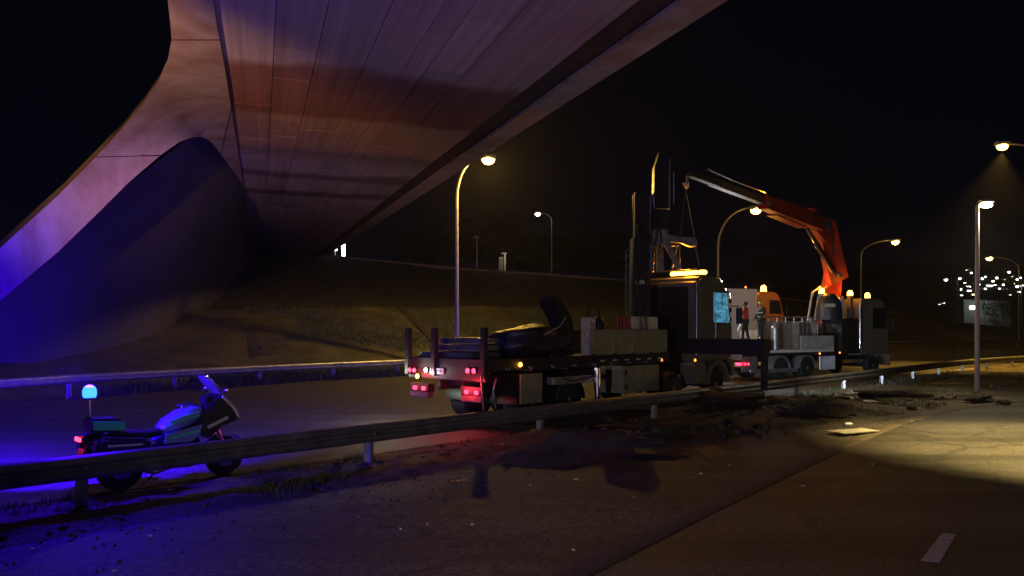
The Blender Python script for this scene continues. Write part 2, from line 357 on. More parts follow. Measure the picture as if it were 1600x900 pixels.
# embankment beyond the far rail: rows given as (pixel column, pixel row, distance)
BX = [-700, -300, 8, 250, 400, 520, 640, 750, 850, 975, 1100, 1250, 1400, 1500, 1600, 1900]
def ip(tab, x):
    for (a, b), (c, d) in zip(tab, tab[1:]):
        if a <= x <= c: return b + (d - b) * (x - a) / (c - a)
    return tab[-1][1]
def bank_row(ytab, dtab): return [P(x, ip(ytab, x), ip(dtab, x)) for x in BX]
foot = []
for x in BX:
    y = ip(FAR_PX, x); p = G(x, y); foot.append(Vector((p.x * 1.03, p.y * 1.03 + .7, -.03)))
r1 = bank_row([(-700, 500), (8, 486), (400, 482), (900, 480), (1100, 492), (1250, 505), (1400, 519), (1600, 528), (1900, 528)],
              [(-700, 34), (8, 38), (400, 47), (700, 54), (900, 62), (1100, 74), (1250, 92), (1400, 120), (1600, 135), (1900, 150)])
r2 = [p + Vector((p.x / p.y * 5, 5, .12)) for p in r1]
r3 = bank_row([(-700, 380), (400, 398), (520, 401), (640, 414), (750, 424), (850, 430), (975, 440), (1100, 453), (1250, 471), (1400, 489), (1500, 503), (1600, 515), (1900, 517)],
              [(-700, 98), (520, 101), (640, 97), (750, 95), (850, 95), (975, 98), (1100, 108), (1250, 125), (1400, 150), (1600, 165), (1900, 180)])
r4 = [p + Vector((p.x / p.y * 60, 60, -.5)) for p in r3]
r5 = [Vector((p.x * 1.5, p.y * 1.5 + 100, -.5)) for p in r4]
def lerp_rows(a, b, n): return [[p.lerp(q, i / n) for p, q in zip(a, b)] for i in range(n)]
rows = lerp_rows(foot, r1, 14) + lerp_rows(r1, r2, 3) + lerp_rows(r2, r3, 22) + lerp_rows(r3, r4, 4) + lerp_rows(r4, r5, 2) + [r5]
rows2 = []
for i, rw in enumerate(rows):
    nr = []
    for a, b in zip(rw, rw[1:]):
        for k in range(9):
            p = a.lerp(b, k / 9)
            if 0 < i < 42: p.z += .22 * noise.noise(Vector((p.x * .16, p.y * .16, 2))) + .10 * noise.noise(Vector((p.x * .7, p.y * .7, 5)))
            nr.append(p)
    nr.append(rw[-1]); rows2.append(nr)
b = MB(); b.grid(rows2); bank = b.build('embankment', M['grass'], fixn=False, ang=180)
if sum(p.normal.z for p in bank.data.polygons) < 0: bank.data.flip_normals()
struct(bank)
# concrete drain running up the bank, and the worn road edge along its top
def bank_z(px, f, stage=0):
    a, bb = (foot, r1) if stage == 0 else (r2, r3)
    i = max(k for k in range(len(BX)) if BX[k] <= px); i = min(i, len(BX) - 2); t = (px - BX[i]) / (BX[i + 1] - BX[i])
    return a[i].lerp(a[i + 1], t).lerp(bb[i].lerp(bb[i + 1], t), f)
dr = MB(); pts = [bank_z(690 - 68 * i / 12, .25 + .75 * i / 12) for i in range(13)]
for a, c in zip(pts, pts[1:]): dr.bar(a + Vector((0, 0, .03)), c + Vector((0, 0, .03)), .5, .16)
tag(dr.build('drain_channel', M['soil']), 'dark drainage channel running diagonally down the grass embankment', 'drain')
er = MB(); pts = [p.lerp(q, t) for p, q in zip(r3[5:13], r3[6:14]) for t in (0, .25, .5, .75)]
for a, c in zip(pts, pts[1:]): er.bar(a + Vector((0, .5, .10)), c + Vector((0, .5, .10)), 1.0, .35)
struct(er.build('upper_kerb', M['concrete_pier']))

# grass blades: along the far rail and on the verge
def blades(name, pts, hmin, hmax, w):
    vs = []; fs = []
    for p in pts:
        a = random.uniform(0, 6.28); h = random.uniform(hmin, hmax); ln = random.uniform(0, .6) * h; l2 = random.uniform(0, 6.28)
        dx, dy = math.cos(a) * w, math.sin(a) * w; b0 = len(vs)
        vs += [(p.x - dx, p.y - dy, p.z), (p.x + dx, p.y + dy, p.z), (p.x + ln * math.cos(l2), p.y + ln * math.sin(l2), p.z + h)]; fs.append((b0, b0 + 1, b0 + 2))
    b = MB(); b.v = [Vector(v) for v in vs]; b.f = fs; return struct(b.build(name, M['blade'], fixn=False), 'stuff')
pts = []
for _ in range(16000):
    x = random.uniform(150, 1000); i = ip(FAR_PX, x); p = G(x, i); dd = random.uniform(-1.6, 3.0)
    if noise.noise(Vector((p.x * .5, dd * .6, 3))) < -.15: continue
    pts.append(Vector((p.x, p.y + dd, .0 + max(0, dd - 1) * .1)))
g1 = blades('far_verge_grass', pts, .12, .42, .022); g1['label'] = 'rough green grass under the far guard rail'
pts = []
for _ in range(60000):
    s = random.uniform(-12, 40); o0 = near_edge(s); o = random.uniform(o0 * .95, .7); p = rl(s, o)
    dens = noise.noise(Vector((p.x * .45, p.y * .45, 7))) + .5 * noise.noise(Vector((p.x * 1.7, p.y * 1.7, 3))) + (.25 if s > 6 else -.08)
    if dens < .12: continue
    p.z = vz(p.x, p.y) - .03; pts.append(p)
    if len(pts) > 22000: break
g2 = blades('near_verge_grass', pts, .04, .15, .008); g2['label'] = 'thin dry grass scattered over the near verge'

# dashed lane mark at the lower right
lm = [G(1437, 878), G(1468, 881), G(1494, 836), G(1472, 834)]
sheet('lane_marking', lm, .008, M['paint_line'])
# pale concrete edge strip of the far carriageway at the right
sheet('road_shoulder', [G(1395, 603), G(1500, 590), G(1640, 575), G(1800, 562), G(1800, 557), G(1640, 565), G(1500, 577), G(1395, 588)], .008, M['concrete_pier'])

# ------------------------------------------------------------------ bridge
BD = Vector((-.3394, 1, .0459)); BT = Vector((1, .3394, 0)); HS = 6.0
def B(s, q, h=0): return Vector((0, 0, H + HS + h)) + BD * s + BT * q
QE, QI, QO0, QO1 = -.87, 6.73, 7.50, 8.26
bridge = thing('road_bridge', 'massive concrete road bridge overhead with board-marked soffit and arched slanting leg', 'bridge', (0, 0, 0))
S0, S1 = -14, 104
def slab(name, q0, q1, h0, h1, m, s0=S0, s1=S1, n=1):
    b = MB()
    vs = [B(s, q, h) for s in (s0, s1) for q, h in ((q0, h0), (q1, h0), (q1, h1), (q0, h1))]
    b.add(vs, [(0, 1, 2, 3), (7, 6, 5, 4), (0, 4, 5, 1), (1, 5, 6, 2), (2, 6, 7, 3), (3, 7, 4, 0)])
    return b.build(name, m, bridge)
slab('deck_slab', QE + .02, QO1 - .02, .95, 1.3, M['concrete_pier'])
slab('girder', QE + .01, QI, .07, .94, M['concrete_pier'])
slab('edge_beam', QO0, QO1, .0, 1.9, M['concrete_pier'])
slab('slot_shade', QI + .01, QO0 - .01, .10, .9, M['soil'])  # dark fill put where the slot beside the girder lies in shade
# soffit panels with recessed joints, staggered from strip to strip
ux = BD.normalized(); uy = (BT - ux * BT.dot(ux)).normalized(); uz = ux.cross(uy)
if uz.z < 0: uz = -uz
RP = Matrix((ux, uy, uz)).transposed().to_4x4()
cuts = [QE]; 
while cuts[-1] < QI - .9: cuts.append(min(QI, cuts[-1] + random.choice((.55, .7, .95, 1.15))))
cuts[-1] = QI; PEND = 49.0; pcache = {}
for q0, q1 in zip(cuts, cuts[1:]):
    sa = -4 - random.uniform(0, 4)
    while sa < PEND:
        L = random.choice((2.4, 3.6, 4.8, 6.0)); sb_ = min(PEND, sa + L); L = round(sb_ - sa, 3)
        if L > .3:
            key = (L, round(q1 - q0, 3))
            if key not in pcache:
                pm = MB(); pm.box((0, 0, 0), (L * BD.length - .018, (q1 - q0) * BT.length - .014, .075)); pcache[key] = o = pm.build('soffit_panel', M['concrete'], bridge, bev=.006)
            else:
                o = pcache[key].copy(); COL.objects.link(o)
            o.parent = bridge; o.matrix_local = Matrix.Translation(B((sa + sb_) / 2, (q0 + q1) / 2, .0375 + random.uniform(-.006, .006))) @ RP
        sa = sb_
# far stretch too foreshortened to tell panels apart
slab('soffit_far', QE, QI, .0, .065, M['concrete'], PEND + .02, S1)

# Y-shaped rim: edge strip that curves down into a slanting leg  (px, py, distance)
def Ed(py):  # distance of the soffit's left edge at image row py
    return HS / ((HY - py) / F - .0459) * 1.0
outer = [(246, -120, 12.6), (258, -40, 14.4), (262, 0, 15.4), (266, 35, 16.4), (268, 62, 17.2), (262, 95, 18.3), (246, 130, 19.5), (222, 165, 20.6), (192, 200, 21.4), (150, 245, 22.0), (90, 306, 22.4), (0, 388, 22.6), (-90, 468, 22.7), (-190, 560, 22.8), (-260, 640, 22.9)]
inner = [(315, -120), (327, -40), (333, 0), (338, 35), (343, 62), (349, 95), (355, 130), (361, 170), (380, 290)]
inner_r = [(x, y, Ed(y) * .985) for x, y in inner]
arch = [(380, 290, Ed(290) * .985), (361, 263, 33), (345, 240, 29.5), (330, 222, 27.2), (316, 214, 25.6), (302, 214, 24.6), (280, 222, 23.8), (250, 243, 23.2), (200, 286, 22.9), (150, 336, 22.8), (90, 394, 22.8), (0, 470, 22.8), (-90, 548, 22.9), (-150, 640, 23.0)]
def rim():
    O = [P(*p) for p in outer]; I = [P(*p) for p in inner_r]; A = [P(*p) for p in arch]
    V = O + I + A; no, ni = len(O), len(I); o = lambda k: k; n_ = lambda k: no + k; a = lambda k: no + ni + k
    fs = [(o(k), n_(k), n_(k + 1), o(k + 1)) for k in range(6)]
    fs += [(o(6), n_(6), a(3), a(4)), (n_(6), n_(7), a(2), a(3)), (n_(7), n_(8), a(1), a(2)), (o(6), a(4), a(5), o(7)), (o(7), a(5), a(6), o(8)), (o(8), a(6), a(7), o(9))]
    for k in range(9, 14): fs.append((o(k), a(k - 2), a(k - 1), o(k + 1)))
    return V, fs
V, fs = rim(); bm = bmesh.new(); vv = [bm.verts.new(p) for p in V]
for f in fs:
    try: bm.faces.new([vv[i_] for i_ in f])
    except ValueError: pass
bmesh.ops.remove_doubles(bm, verts=bm.verts[:], dist=.001)
bmesh.ops.subdivide_edges(bm, edges=bm.edges[:], cuts=2, use_grid_fill=True)
g = bmesh.ops.extrude_face_region(bm, geom=bm.faces[:])
for v in [e for e in g['geom'] if isinstance(e, bmesh.types.BMVert)]: v.co += Vector((-.25, .75, .55))
for v in [v for v in bm.verts if not v.link_faces]: bm.verts.remove(v)
bmesh.ops.recalc_face_normals(bm, faces=bm.faces); me = bpy.data.meshes.new('leg'); bm.to_mesh(me); bm.free()
me.polygons.foreach_set('use_smooth', [True] * len(me.polygons)); me.set_sharp_from_angle(angle=R(45)); me.materials.append(M['concrete_pier'])
lg = bpy.data.objects.new('leg', me); COL.objects.link(lg); lg.parent = bridge
# joints across the rim: narrow dark grooves as sunk seams
for a, c in ((outer[4], inner_r[4]), (arch[2], inner_r[7]), (outer[9], arch[7])):
    b = MB(); d_ = Vector((0, .004, .003)); b.bar(P(*a) + d_, P(*c) + d_, .03, .03, (0, 1, 0)); b.build('joint', M['soil'], bridge)
# inclined pier wall behind the rim, from the soffit edge down to the bank
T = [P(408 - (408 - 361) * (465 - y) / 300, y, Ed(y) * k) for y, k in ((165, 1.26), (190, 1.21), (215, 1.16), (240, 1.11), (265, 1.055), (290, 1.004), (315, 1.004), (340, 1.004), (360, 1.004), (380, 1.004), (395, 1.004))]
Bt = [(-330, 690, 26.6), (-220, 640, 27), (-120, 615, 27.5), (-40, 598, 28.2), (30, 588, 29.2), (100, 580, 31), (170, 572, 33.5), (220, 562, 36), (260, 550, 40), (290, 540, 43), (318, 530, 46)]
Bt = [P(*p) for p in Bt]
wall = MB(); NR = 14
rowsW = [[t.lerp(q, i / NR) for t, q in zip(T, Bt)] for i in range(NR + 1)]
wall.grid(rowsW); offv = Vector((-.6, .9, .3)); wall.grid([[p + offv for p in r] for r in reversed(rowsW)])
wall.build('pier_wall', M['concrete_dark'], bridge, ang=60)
# parapet rail on top of the edge beam
pr = MB()
pr.tube([B(s, QO1 - .3, 2.6) for s in (S0, 20, 50, S1)], .06, 8); pr.build('parapet_rail', M['galv_old'], bridge)
for i in range(12):
    b = MB(); b.cyl(B(i * 9 - 8, QO1 - .3, 1.9), B(i * 9 - 8, QO1 - .3, 2.62), .05, n=8); b.build('parapet_post', M['galv_old'], bridge)

# ------------------------------------------------------------------ guard rails
def wbeam(b, p0, p1, ztop, n):   # corrugated W beam swept between two points
    prof = [(0, 0), (.045, -.03), (.08, -.06), (.08, -.10), (.03, -.135), (.03, -.175), (.08, -.21), (.08, -.25), (.045, -.28), (0, -.31)]
    L = []
    for p in (p0, p1): L.append([p + n * a + Vector((0, 0, ztop + z)) for a, z in prof] + [p + n * (a - .012) + Vector((0, 0, ztop + z)) for a, z in reversed(prof)])
    k = len(L[0]); b.add(L[0] + L[1], [(i, (i + 1) % k, k + (i + 1) % k, k + i) for i in range(k)] + [tuple(range(k)), tuple(range(2 * k - 1, k - 1, -1))])
def guard_rail(name, label, pts, ztop, side, m, post_m, zf=lambda p: 0, extra=.0):
    root = thing(name, label, 'guard rail', pts[0])
    for i, (a, c) in enumerate(zip(pts, pts[1:])):
        t = (c - a).normalized(); n = Vector((-t.y, t.x, 0)) * side
        b = WM(root); wbeam(b, a - t * .12 + n * (.002 * (i % 2)), c + t * .12 + n * (.002 * (i % 2)), ztop, n); bo = b.build('beam', m, root, ang=50)
        b = WM(root); q = a + n * .09
        b.cyl(q + Vector((0, 0, ztop - .16)), q + n * .02 + Vector((0, 0, ztop - .16)), .022, n=8); b.build('bolt', post_m, bo)
    for a in pts:
        i = pts.index(a); t = (pts[min(i + 1, len(pts) - 1)] - pts[max(i - 1, 0)]).normalized(); n = Vector((-t.y, t.x, 0)) * side
        c = a - n * .075; z0 = -.25
        rot = Matrix((t, n, Vector((0, 0, 1)))).transposed()
        b = WM(root)
        b.box(c + Vector((0, 0, (ztop - .03 + z0) / 2)), (.012, .11, ztop - .03 - z0), rot)
        b.box(c + t * .03 + n * .05 + Vector((0, 0, (ztop - .03 + z0) / 2)), (.06, .012, ztop - .03 - z0), rot)
        b.box(c - t * .03 - n * .05 + Vector((0, 0, (ztop - .03 + z0) / 2)), (.06, .012, ztop - .03 - z0), rot)
        b.build('post', post_m, root)
    return root
near_pts = [rl(-4.35 * 3 + 4.35 * i) for i in range(17)]
for i, p in enumerate(near_pts):
    if i > 11: near_pts[i] = p + RN * (-.10 * (i - 11) ** 2)
guard_rail('guard_rail', 'dark near guard rail crossing the picture in front of motorcycle and trucks', near_pts, .70, -1, M['galv_old'], M['galv'])
def resample(poly, step):
    out = [poly[0]]; acc = 0
    for a, c in zip(poly, poly[1:]):
        L = (c - a).length; d = step - acc
        while d <= L: out.append(a.lerp(c, d / L)); d += step
        acc = (acc + L) % step
    return out
far_left = resample([G(a, b) for a, b in [(-330, 668), (8, 630), (200, 615), (387, 601), (571, 589), (800, 577), (1000, 567)]], 4.0)
guard_rail('guard_rail', 'pale far guard rail behind motorcycle at foot of grass bank', far_left, .80, -1, M['galv'], M['galv'])
far_right = resample([G(1230, 553), G(1400, 547), G(1600, 544), G(1800, 542)], 6.0)
guard_rail('guard_rail', 'distant guard rail along far carriageway beyond the trucks, right', far_right, 1.0, -1, M['galv'], M['galv'])

# ------------------------------------------------------------------ street lamps
def street_lamp(label, base, top, arm_dir, arm_len, h_bend, lens_m, power, col, r=.1, head=(.75, .3, .16), pole_r=.11, group=None, curved=True, tilt=0, ps=None):
    root = thing('street_lamp', label, 'street lamp', base, 0, group)
    base = Vector(base); top = Vector(top); ad = Vector(arm_dir).normalized()
    pb = WM(root); neck = Vector((base.x, base.y, h_bend))
    pb.tube([base - Vector((0, 0, .3)), base.lerp(neck, .5), neck], [pole_r, pole_r * .8, pole_r * .62], 12); pb.build('pole', M['pole_paint'], root)
    ab = WM(root); end = top - ad * head[0] * .4; pts = []
    for i in range(11):
        t = i / 10
        pts.append(Vector((neck.x + (end.x - neck.x) * (1 - math.cos(t * math.pi / 2)), neck.y + (end.y - neck.y) * (1 - math.cos(t * math.pi / 2)), neck.z + (end.z + .06 - neck.z) * math.sin(t * math.pi / 2))) if curved else neck.lerp(end + Vector((0, 0, .06)), t))
    ab.tube(pts, [pole_r * .62 - pole_r * .2 * i / 10 for i in range(11)], 10); ab.build('arm', M['pole_paint'], root)
    hb = WM(root); a = math.atan2(ad.y, ad.x); rot = Matrix.Rotation(a, 3, 'Z')
    hb.box(top + Vector((0, 0, .06)), (head[0], head[1], head[2]), rot); ho = hb.build('lamp_head', M['pole_paint'], root, bev=.04)
    lb = WM(root); lb.ball((top.x, top.y, top.z - head[2] * .5), (head[0] * .40, head[1] * .62, head[2] * .95), 14, 8); lb.build('lens', lens_m, ho)
    if power: light('lamp_light', (top.x, top.y, top.z - head[2] - .15), power, col, r, spot=ps, aim=(top.x - 2, top.y, 0), blend=.6)
    return root
X1 = Vector((1, 0, 0))
A_top = P(763, 247, 42); A_base = P(714, 560, 42); A_base.z = .3
street_lamp('tall sodium street lamp with curved arm beside the bridge edge', A_base, A_top, X1, 1, P(713, 310, 42).z, E_SOD, 4800, SODIUM, .15, (.9, .42, .25), .13)
t = P(1181, 326, 66); bs = Vector((P(1122, 400, 66).x, 66, 0))
street_lamp('sodium street lamp glowing behind red crane boom above orange truck', bs, t, X1, 1, P(1122, 385, 66).z, E_SOD, 350, SODIUM, .15, (1.15, .55, .35), .15)
t = P(1399, 376, 92); bs = Vector((P(1345, 400, 92).x, 92, 0))
street_lamp('small distant sodium street lamp with curved pole right of red crane', bs, t, X1, 1, P(1345, 400, 92).z, E_SOD, 600, SODIUM, .2, (1.1, .6, .35), .14)
t = P(1546, 402, 125); bs = Vector((P(1592, 400, 125).x, 125, 0))
street_lamp('faraway sodium street lamp just right of the slim violet lamp post', bs, t, -X1, 1, P(1592, 420, 125).z, E_SOD, 500, SODIUM, .2, (1.3, .7, .4), .12)
t = P(1566, 226, 47); bs = Vector((P(1655, 226, 47).x, 47, 0))
street_lamp('high sodium street lamp near top right corner of the picture', bs, t, -X1, 1, P(1655, 270, 47).z, E_SOD, 18000, SODIUM, .15, (.85, .4, .25), .13, ps=80)
t = P(840, 333, 112); bs = Vector((P(862, 400, 112).x, 112, P(862, 428, 112).z))
street_lamp('faint white street lamp on top of the grass bank', bs, t, -X1, 1, P(862, 345, 112).z, E_WARM, 0, WARM, .2, (.9, .45, .3), .09)
t = P(1478, 436, 210); bs = Vector((P(1497, 436, 210).x, 210, 0))
street_lamp('thin distant lamp post left of the pale building', bs, t, -X1, 1, P(1497, 425, 210).z, E_CITY, 0, WARM, .2, (1.2, .6, .4), .22)
t = P(1590, 446, 190); bs = Vector((P(1596, 436, 190).x, 190, 0))
street_lamp('thin distant lamp post at right picture edge near pale building', bs, t, -X1, 1, P(1596, 440, 190).z, E_CITY, 0, WARM, .2, (1.2, .6, .4), .22)
# slim lamp on the near verge, right
pb = G(1527, 624); pb.z = 0; Yp = pb.y; tp = P(1541, 318, Yp)
street_lamp('slim lamp post with small white head on near verge, right', pb, tp, X1, 1, P(1527, 322, Yp).z, E_WARM, 900, WARM, .08, (.5, .2, .1), .085, curved=False, ps=112)
# bare pole on the bank
po = thing('utility_pole', 'bare thin pole on bank top behind the curved sodium lamp', 'pole', P(745, 425, 108))
b = WM(po); b.cyl(P(745, 426, 108), P(745, 368, 108), .09, .06, 8); b.build('pole', M['pole_paint'], po)
b = WM(po); b.bar(P(741, 371, 108), P(749, 371, 108), .1, .1); b.build('crossarm', M['pole_paint'], po)

# ------------------------------------------------------------------ flatbed crane truck (front)
h1 = R(44); U1 = Vector((math.sin(h1), math.cos(h1), 0)); N1 = Vector((-U1.y, U1.x, 0)); HW = 1.375
O1 = Vector((-.57, 16.5, 0)) + N1 * HW
T1 = thing('crane_truck', 'dark flatbed crane truck with three rear stakes and upright black crane', 'truck', O1, math.atan2(U1.y, U1.x))
def wheel(root, x, y, r=.52, w=.32, dual=False, rim=True):
    s = -1 if y < 0 else 1; ww = w * (1.9 if dual else 1)
    b = MB(); pr = [(r * .56, 0), (r * .62, .0), (r * .9, -.01), (r * .97, .03), (r, .07), (r, ww - .07), (r * .97, ww - .03), (r * .9, ww), (r * .56, ww)]
    b.lathe([(a, y - s * h) for a, h in pr], (x, 0, r), 'y', 28); wo = b.build('wheel', M['rubber'], root, ang=40)
    b = MB(); b.lathe([(r * .60, y + s * -.005), (r * .57, y - s * .03), (r * .42, y - s * .10), (r * .30, y - s * .08), (r * .26, y - s * .02), (r * .14, y + s * .0), (r * .1, y + s * .02)], (x, 0, r), 'y', 24); ri = b.build('rim', M['rim'], wo, ang=30)
    return wo
def beacon(root, c, r=.07, h=.14, power=120, parent=None, m=None, name='beacon'):
    b = MB(); b.cyl((c[0], c[1], c[2] - .03), (c[0], c[1], c[2] + .02), r * 1.15, n=12); bo = b.build(name, M['black'], root, bev=.005)
    b = MB(); b.lathe([(r, .0), (r, h * .5), (r * .8, h * .85), (r * .3, h)], (c[0], c[1], c[2] + .02), 'z', 14); b.build('lens', m or E_AMB, bo)
    if power:
        w = ROOTM[root.name] @ Vector((c[0], c[1], c[2] + h + .12)); light('beacon_light', w, power, AMBER, .06)
def marker(root, x, y, z, m=None, r=.045):
    b = MB(); s = -1 if y < 0 else 1
    b.ball((x, y + s * .02, z), (r, .03, r), 10, 6); b.build('side_marker', m or E_MARK, root)
def cab(root, x0, x1, hw, z0, z1, m, win_m, rake=.35, zsill=None):
    zs = zsill or z0 + (z1 - z0) * .52
    prof = [(x0, z0), (x1 - .05, z0), (x1, z0 + .25), (x1, zs - .1), (x1 - .08, zs), (x1 - rake, z1 - .22), (x1 - rake - .15, z1 - .06), (x1 - rake - .4, z1), (x0 + .12, z1), (x0, z1 - .12)]
    b = MB(); b.prism(prof, 'y', -hw, hw); cb = b.build('cab', m, root, bev=.11)
    for s in (-1, 1):
        y = s * (hw + .012)
        wx0, wx1 = x0 + (x1 - x0) * .42, x1 - rake * .45
        b = MB(); poly = [(wx0, zs), (wx1, zs), (wx1 - rake * .55, z1 - .5), (wx0, z1 - .5)]
        b.prism(poly, 'y', y - s * .01, y + s * .004); b.build('side_window', win_m if s < 0 else M['glass'], root)
        b = MB(); b.prism([(wx0 - .07, z0 + .1), (wx1 + .06, z0 + .1), (wx1 + .08, zs), (wx1 - rake * .5, z1 - .42), (wx0 - .07, z1 - .42)], 'y', y - s * .012, y - s * .004); do = b.build('door', m, root, bev=.004)
        b = MB(); b.bar((wx0 + .0, y + s * .02, zs - .2), (wx0 + .2, y + s * .02, zs - .2), .03, .04); b.build('handle', M['black'], do)
        b = MB(); b.b2(x1 + .02, x1 + .12, min(s * (hw + .1), s * (hw + .3)), max(s * (hw + .1), s * (hw + .3)), zs - .05, zs + .5); mo = b.build('mirror', M['black'], root, bev=.02)
        b = MB(); b.tube([(x1 - .1, s * hw, zs + .55), (x1 + .06, s * (hw + .2), zs + .55), (x1 + .06, s * (hw + .2), zs + .45)], .018, 6); b.build('mirror_arm', M['black'], mo)
    b = MB(); sl = (z1 - .26) - (zs + .02)
    b.prism([(x1 - .06, zs + .04), (x1 - .035, zs + .04), (x1 - rake + .03, z1 - .28), (x1 - rake + .005, z1 - .28)], 'y', -hw + .12, hw - .12); b.build('windscreen', M['glass'], root)
    b = MB(); b.b2(x1 - .02, x1 + .12, -hw, hw, z0 - .55, z0 + .02); b.build('bumper', m, root, bev=.04)
    for s in (-1, 1):
        b = MB(); b.b2(x1 + .10, x1 + .14, s * (hw - .3) - .18, s * (hw - .3) + .18, z0 - .3, z0 - .12); b.build('headlight', M['chrome'], root, bev=.02)
    b = MB()
    for i in range(5): b.b2(x1, x1 + .03, -hw + .35, hw - .35, z0 + .15 + i * .13, z0 + .22 + i * .13)
    b.build('grille', M['black'], root)
    return cb
b = MB()
for s in (-1, 1): b.b2(.15, 11.0, s * .43 - .05, s * .43 + .05, .85, 1.2)
for i in range(8): b.b2(.4 + i * 1.4, .55 + i * 1.4, -.42, .42, .95, 1.15)
b.build('chassis_frame', M['chassis'], T1, bev=.01)
# plank deck
npl = 11
for i in range(npl):
    y0 = -HW + .06 + i * (2 * HW - .12) / npl
    b = MB(); b.b2(.02, 7.5, y0 + .006, y0 + (2 * HW - .12) / npl - .006, 1.52 + random.uniform(-.004, .004), 1.60); b.build('deck_plank', M['steel'], T1)
for s in (-1, 1):
    b = MB(); b.b2(0, 7.5, s * HW - .055, s * HW + .055, 1.34, 1.63); b.build('side_rave', M['chassis'], T1, bev=.015)
b = MB(); b.b2(-.04, .10, -HW, HW, 1.12, 1.63); tb = b.build('tail_beam', M['dark'], T1, bev=.02)
b = MB()
for i in range(6): b.b2(.3 + i * 1.3, .38 + i * 1.3, -HW + .06, HW - .06, 1.3, 1.52)
b.build('deck_bearers', M['chassis'], T1)
for y in (HW - .02, .35, -HW + .02):
    b = MB(); b.b2(-.12, .02, y - .07, y + .07, 1.2, 2.34); b.build('stake', M['dark'], T1, bev=.012)
# tail lights
def taillight(x, y, z, m, r=.055, pw=0, col=None):
    b = MB(); b.lathe([(r * 1.25, 0), (r * 1.25, -.03), (r, -.05)], (x, y, z), 'x', 14); ho = b.build('lamp_housing', M['black'], T1)
    b = MB(); b.lathe([(r, -.045), (r * .9, -.065), (r * .4, -.075)], (x, y, z), 'x', 14); b.build('tail_light', m, ho)
for y in (HW - .12, HW - .30): taillight(-.04, y, 1.30, E_RED, .055)
for y in (-HW + .32, -HW + .52): taillight(-.04, y, 1.36, E_RED, .06)
taillight(-.04, HW - .42, 1.16, E_AMB, .06)
taillight(-.04, HW - .74, 1.32, E_WHITE, .05)
taillight(-.04, -HW + .02, 1.38, E_MARK, .05)
b = MB(); b.b2(-.075, -.045, .02, .50, 1.24, 1.38); pl = b.build('number_plate', M['signal_white'], T1, label='small pale rear number plate between the tail lights')
b = MB()
for i in range(7): b.b2(-.079, -.0755, .07 + i * .056, .07 + i * .056 + (.02 if i % 3 else .035), 1.275, 1.345)
b.build('lettering', M['dark'], pl)
for s, yy in ((1, HW - .55), (-1, -HW + .35)):
    b = MB(); b.b2(-.16, .05, yy - .34, yy + .34, .66, .80); bu = b.build('rear_bumper', M['steel'], T1, bev=.015)
    for dy in (-.2, .12):
        b = MB(); b.b2(-.19, -.16, yy + dy - .065, yy + dy + .065, .84, .93); b.build('cluster_light', E_RED, bu, bev=.01)
    b = MB(); b.b2(-.15, .06, yy - .34, yy + .34, .80, 1.0); b.build('lamp_bracket', M['chassis'], T1)
b = MB()
b.tube([(-.1, -HW - .02, .5), (-.18, -HW - .02, 1.25), (.0, -HW - .02, 1.36), (.1, -HW - .02, 1.3)], .025, 8)
b.tube([(.3, -HW - .02, .45), (.2, -HW - .02, .9), (.3, -HW - .02, 1.2)], .03, 8); b.build('guard_bracket', M['steel'], T1)
b = MB(); b.b2(-.03, .0, .15, .28, 1.22, 1.36); b.b2(-.03, .0, -.1, .05, 1.22, 1.36); b.build('reflector', M['signal_white'], T1)
for x in (1.7, 3.05):
    for s in (-1, 1):
        wheel(T1, x, s * 1.24, .52, .3, dual=True)
        b = MB(); n = 9; rr = .62
        L = [[(x + rr * math.cos(math.pi * i / n), s * y, .52 + rr * math.sin(math.pi * i / n)) for i in range(n + 1)] for y in (.62, 1.27)]
        b.grid(L); b.build('mudguard', M['black'], T1)
for x in (8.0, 10.55):
    for s in (-1, 1): wheel(T1, x, s * 1.24, .52, .32)
for x in (1.7, 3.05, 8.0, 10.55):
    b = MB(); b.cyl((x, -1.0, .52), (x, 1.0, .52), .09, n=12); b.ball((x, 0, .52), .2, 12, 8); b.build('axle', M['chassis'], T1)
for s in (-1, 1):   # front arches in cab colour
    n = 12; ri, ro = .60, .74; b = MB()
    poly = [(10.55 + ro * math.cos(math.pi * i / n), .58 + ro * math.sin(math.pi * i / n)) for i in range(n + 1)] + [(10.55 + ri * math.cos(math.pi * (n - i) / n), .58 + ri * math.sin(math.pi * (n - i) / n)) for i in range(n + 1)]
    b.prism(poly, 'y', s * .95, s * 1.36); b.build('wheel_arch', M['cab_grey'], T1, bev=.01)
    b = MB(); b.b2(9.02, 9.78, s * 1.08 - .26, s * 1.08 + .26, .60, 1.28); b.build('step_box', M['cab_grey'], T1, bev=.04)
b = MB(); b.b2(5.2, 7.0, -HW - .0, -.55, .55, 1.30); tb2 = b.build('tool_locker', M['board'], T1, bev=.02)
for z in (.72, 1.12):
    b = MB(); b.b2(5.28, 5.36, -HW - .03, -HW, z - .05, z + .05); b.build('latch', M['black'], tb2)
b = MB(); b.b2(3.75, 7.40, -HW - .02, -HW + .06, 1.64, 2.30); b.build('side_board', M['board'], T1, bev=.01)
b = MB(); b.b2(3.75, 7.40, HW - .06, HW + .02, 1.64, 2.30); b.build('side_board', M['board'], T1, bev=.01)
b = MB(); b.b2(6.0, 7.38, -HW + .30, -HW + .34, 1.75, 2.68); pn = b.build('white_panel', M['white'], T1, label='small white panel catching violet light behind the side board')
for x in (5.2, 5.35, 5.5, 5.68):
    b = MB(); b.tube([(x, -HW + .2, 1.66), (x + .02, -HW + .2, 2.4), (x + .08, -HW + .25, 2.66), (x + .14, -HW + .3, 2.4), (x + .12, -HW + .3, 1.7)], .045, 8); b.build('webbing_strap', M['rope'], T1)
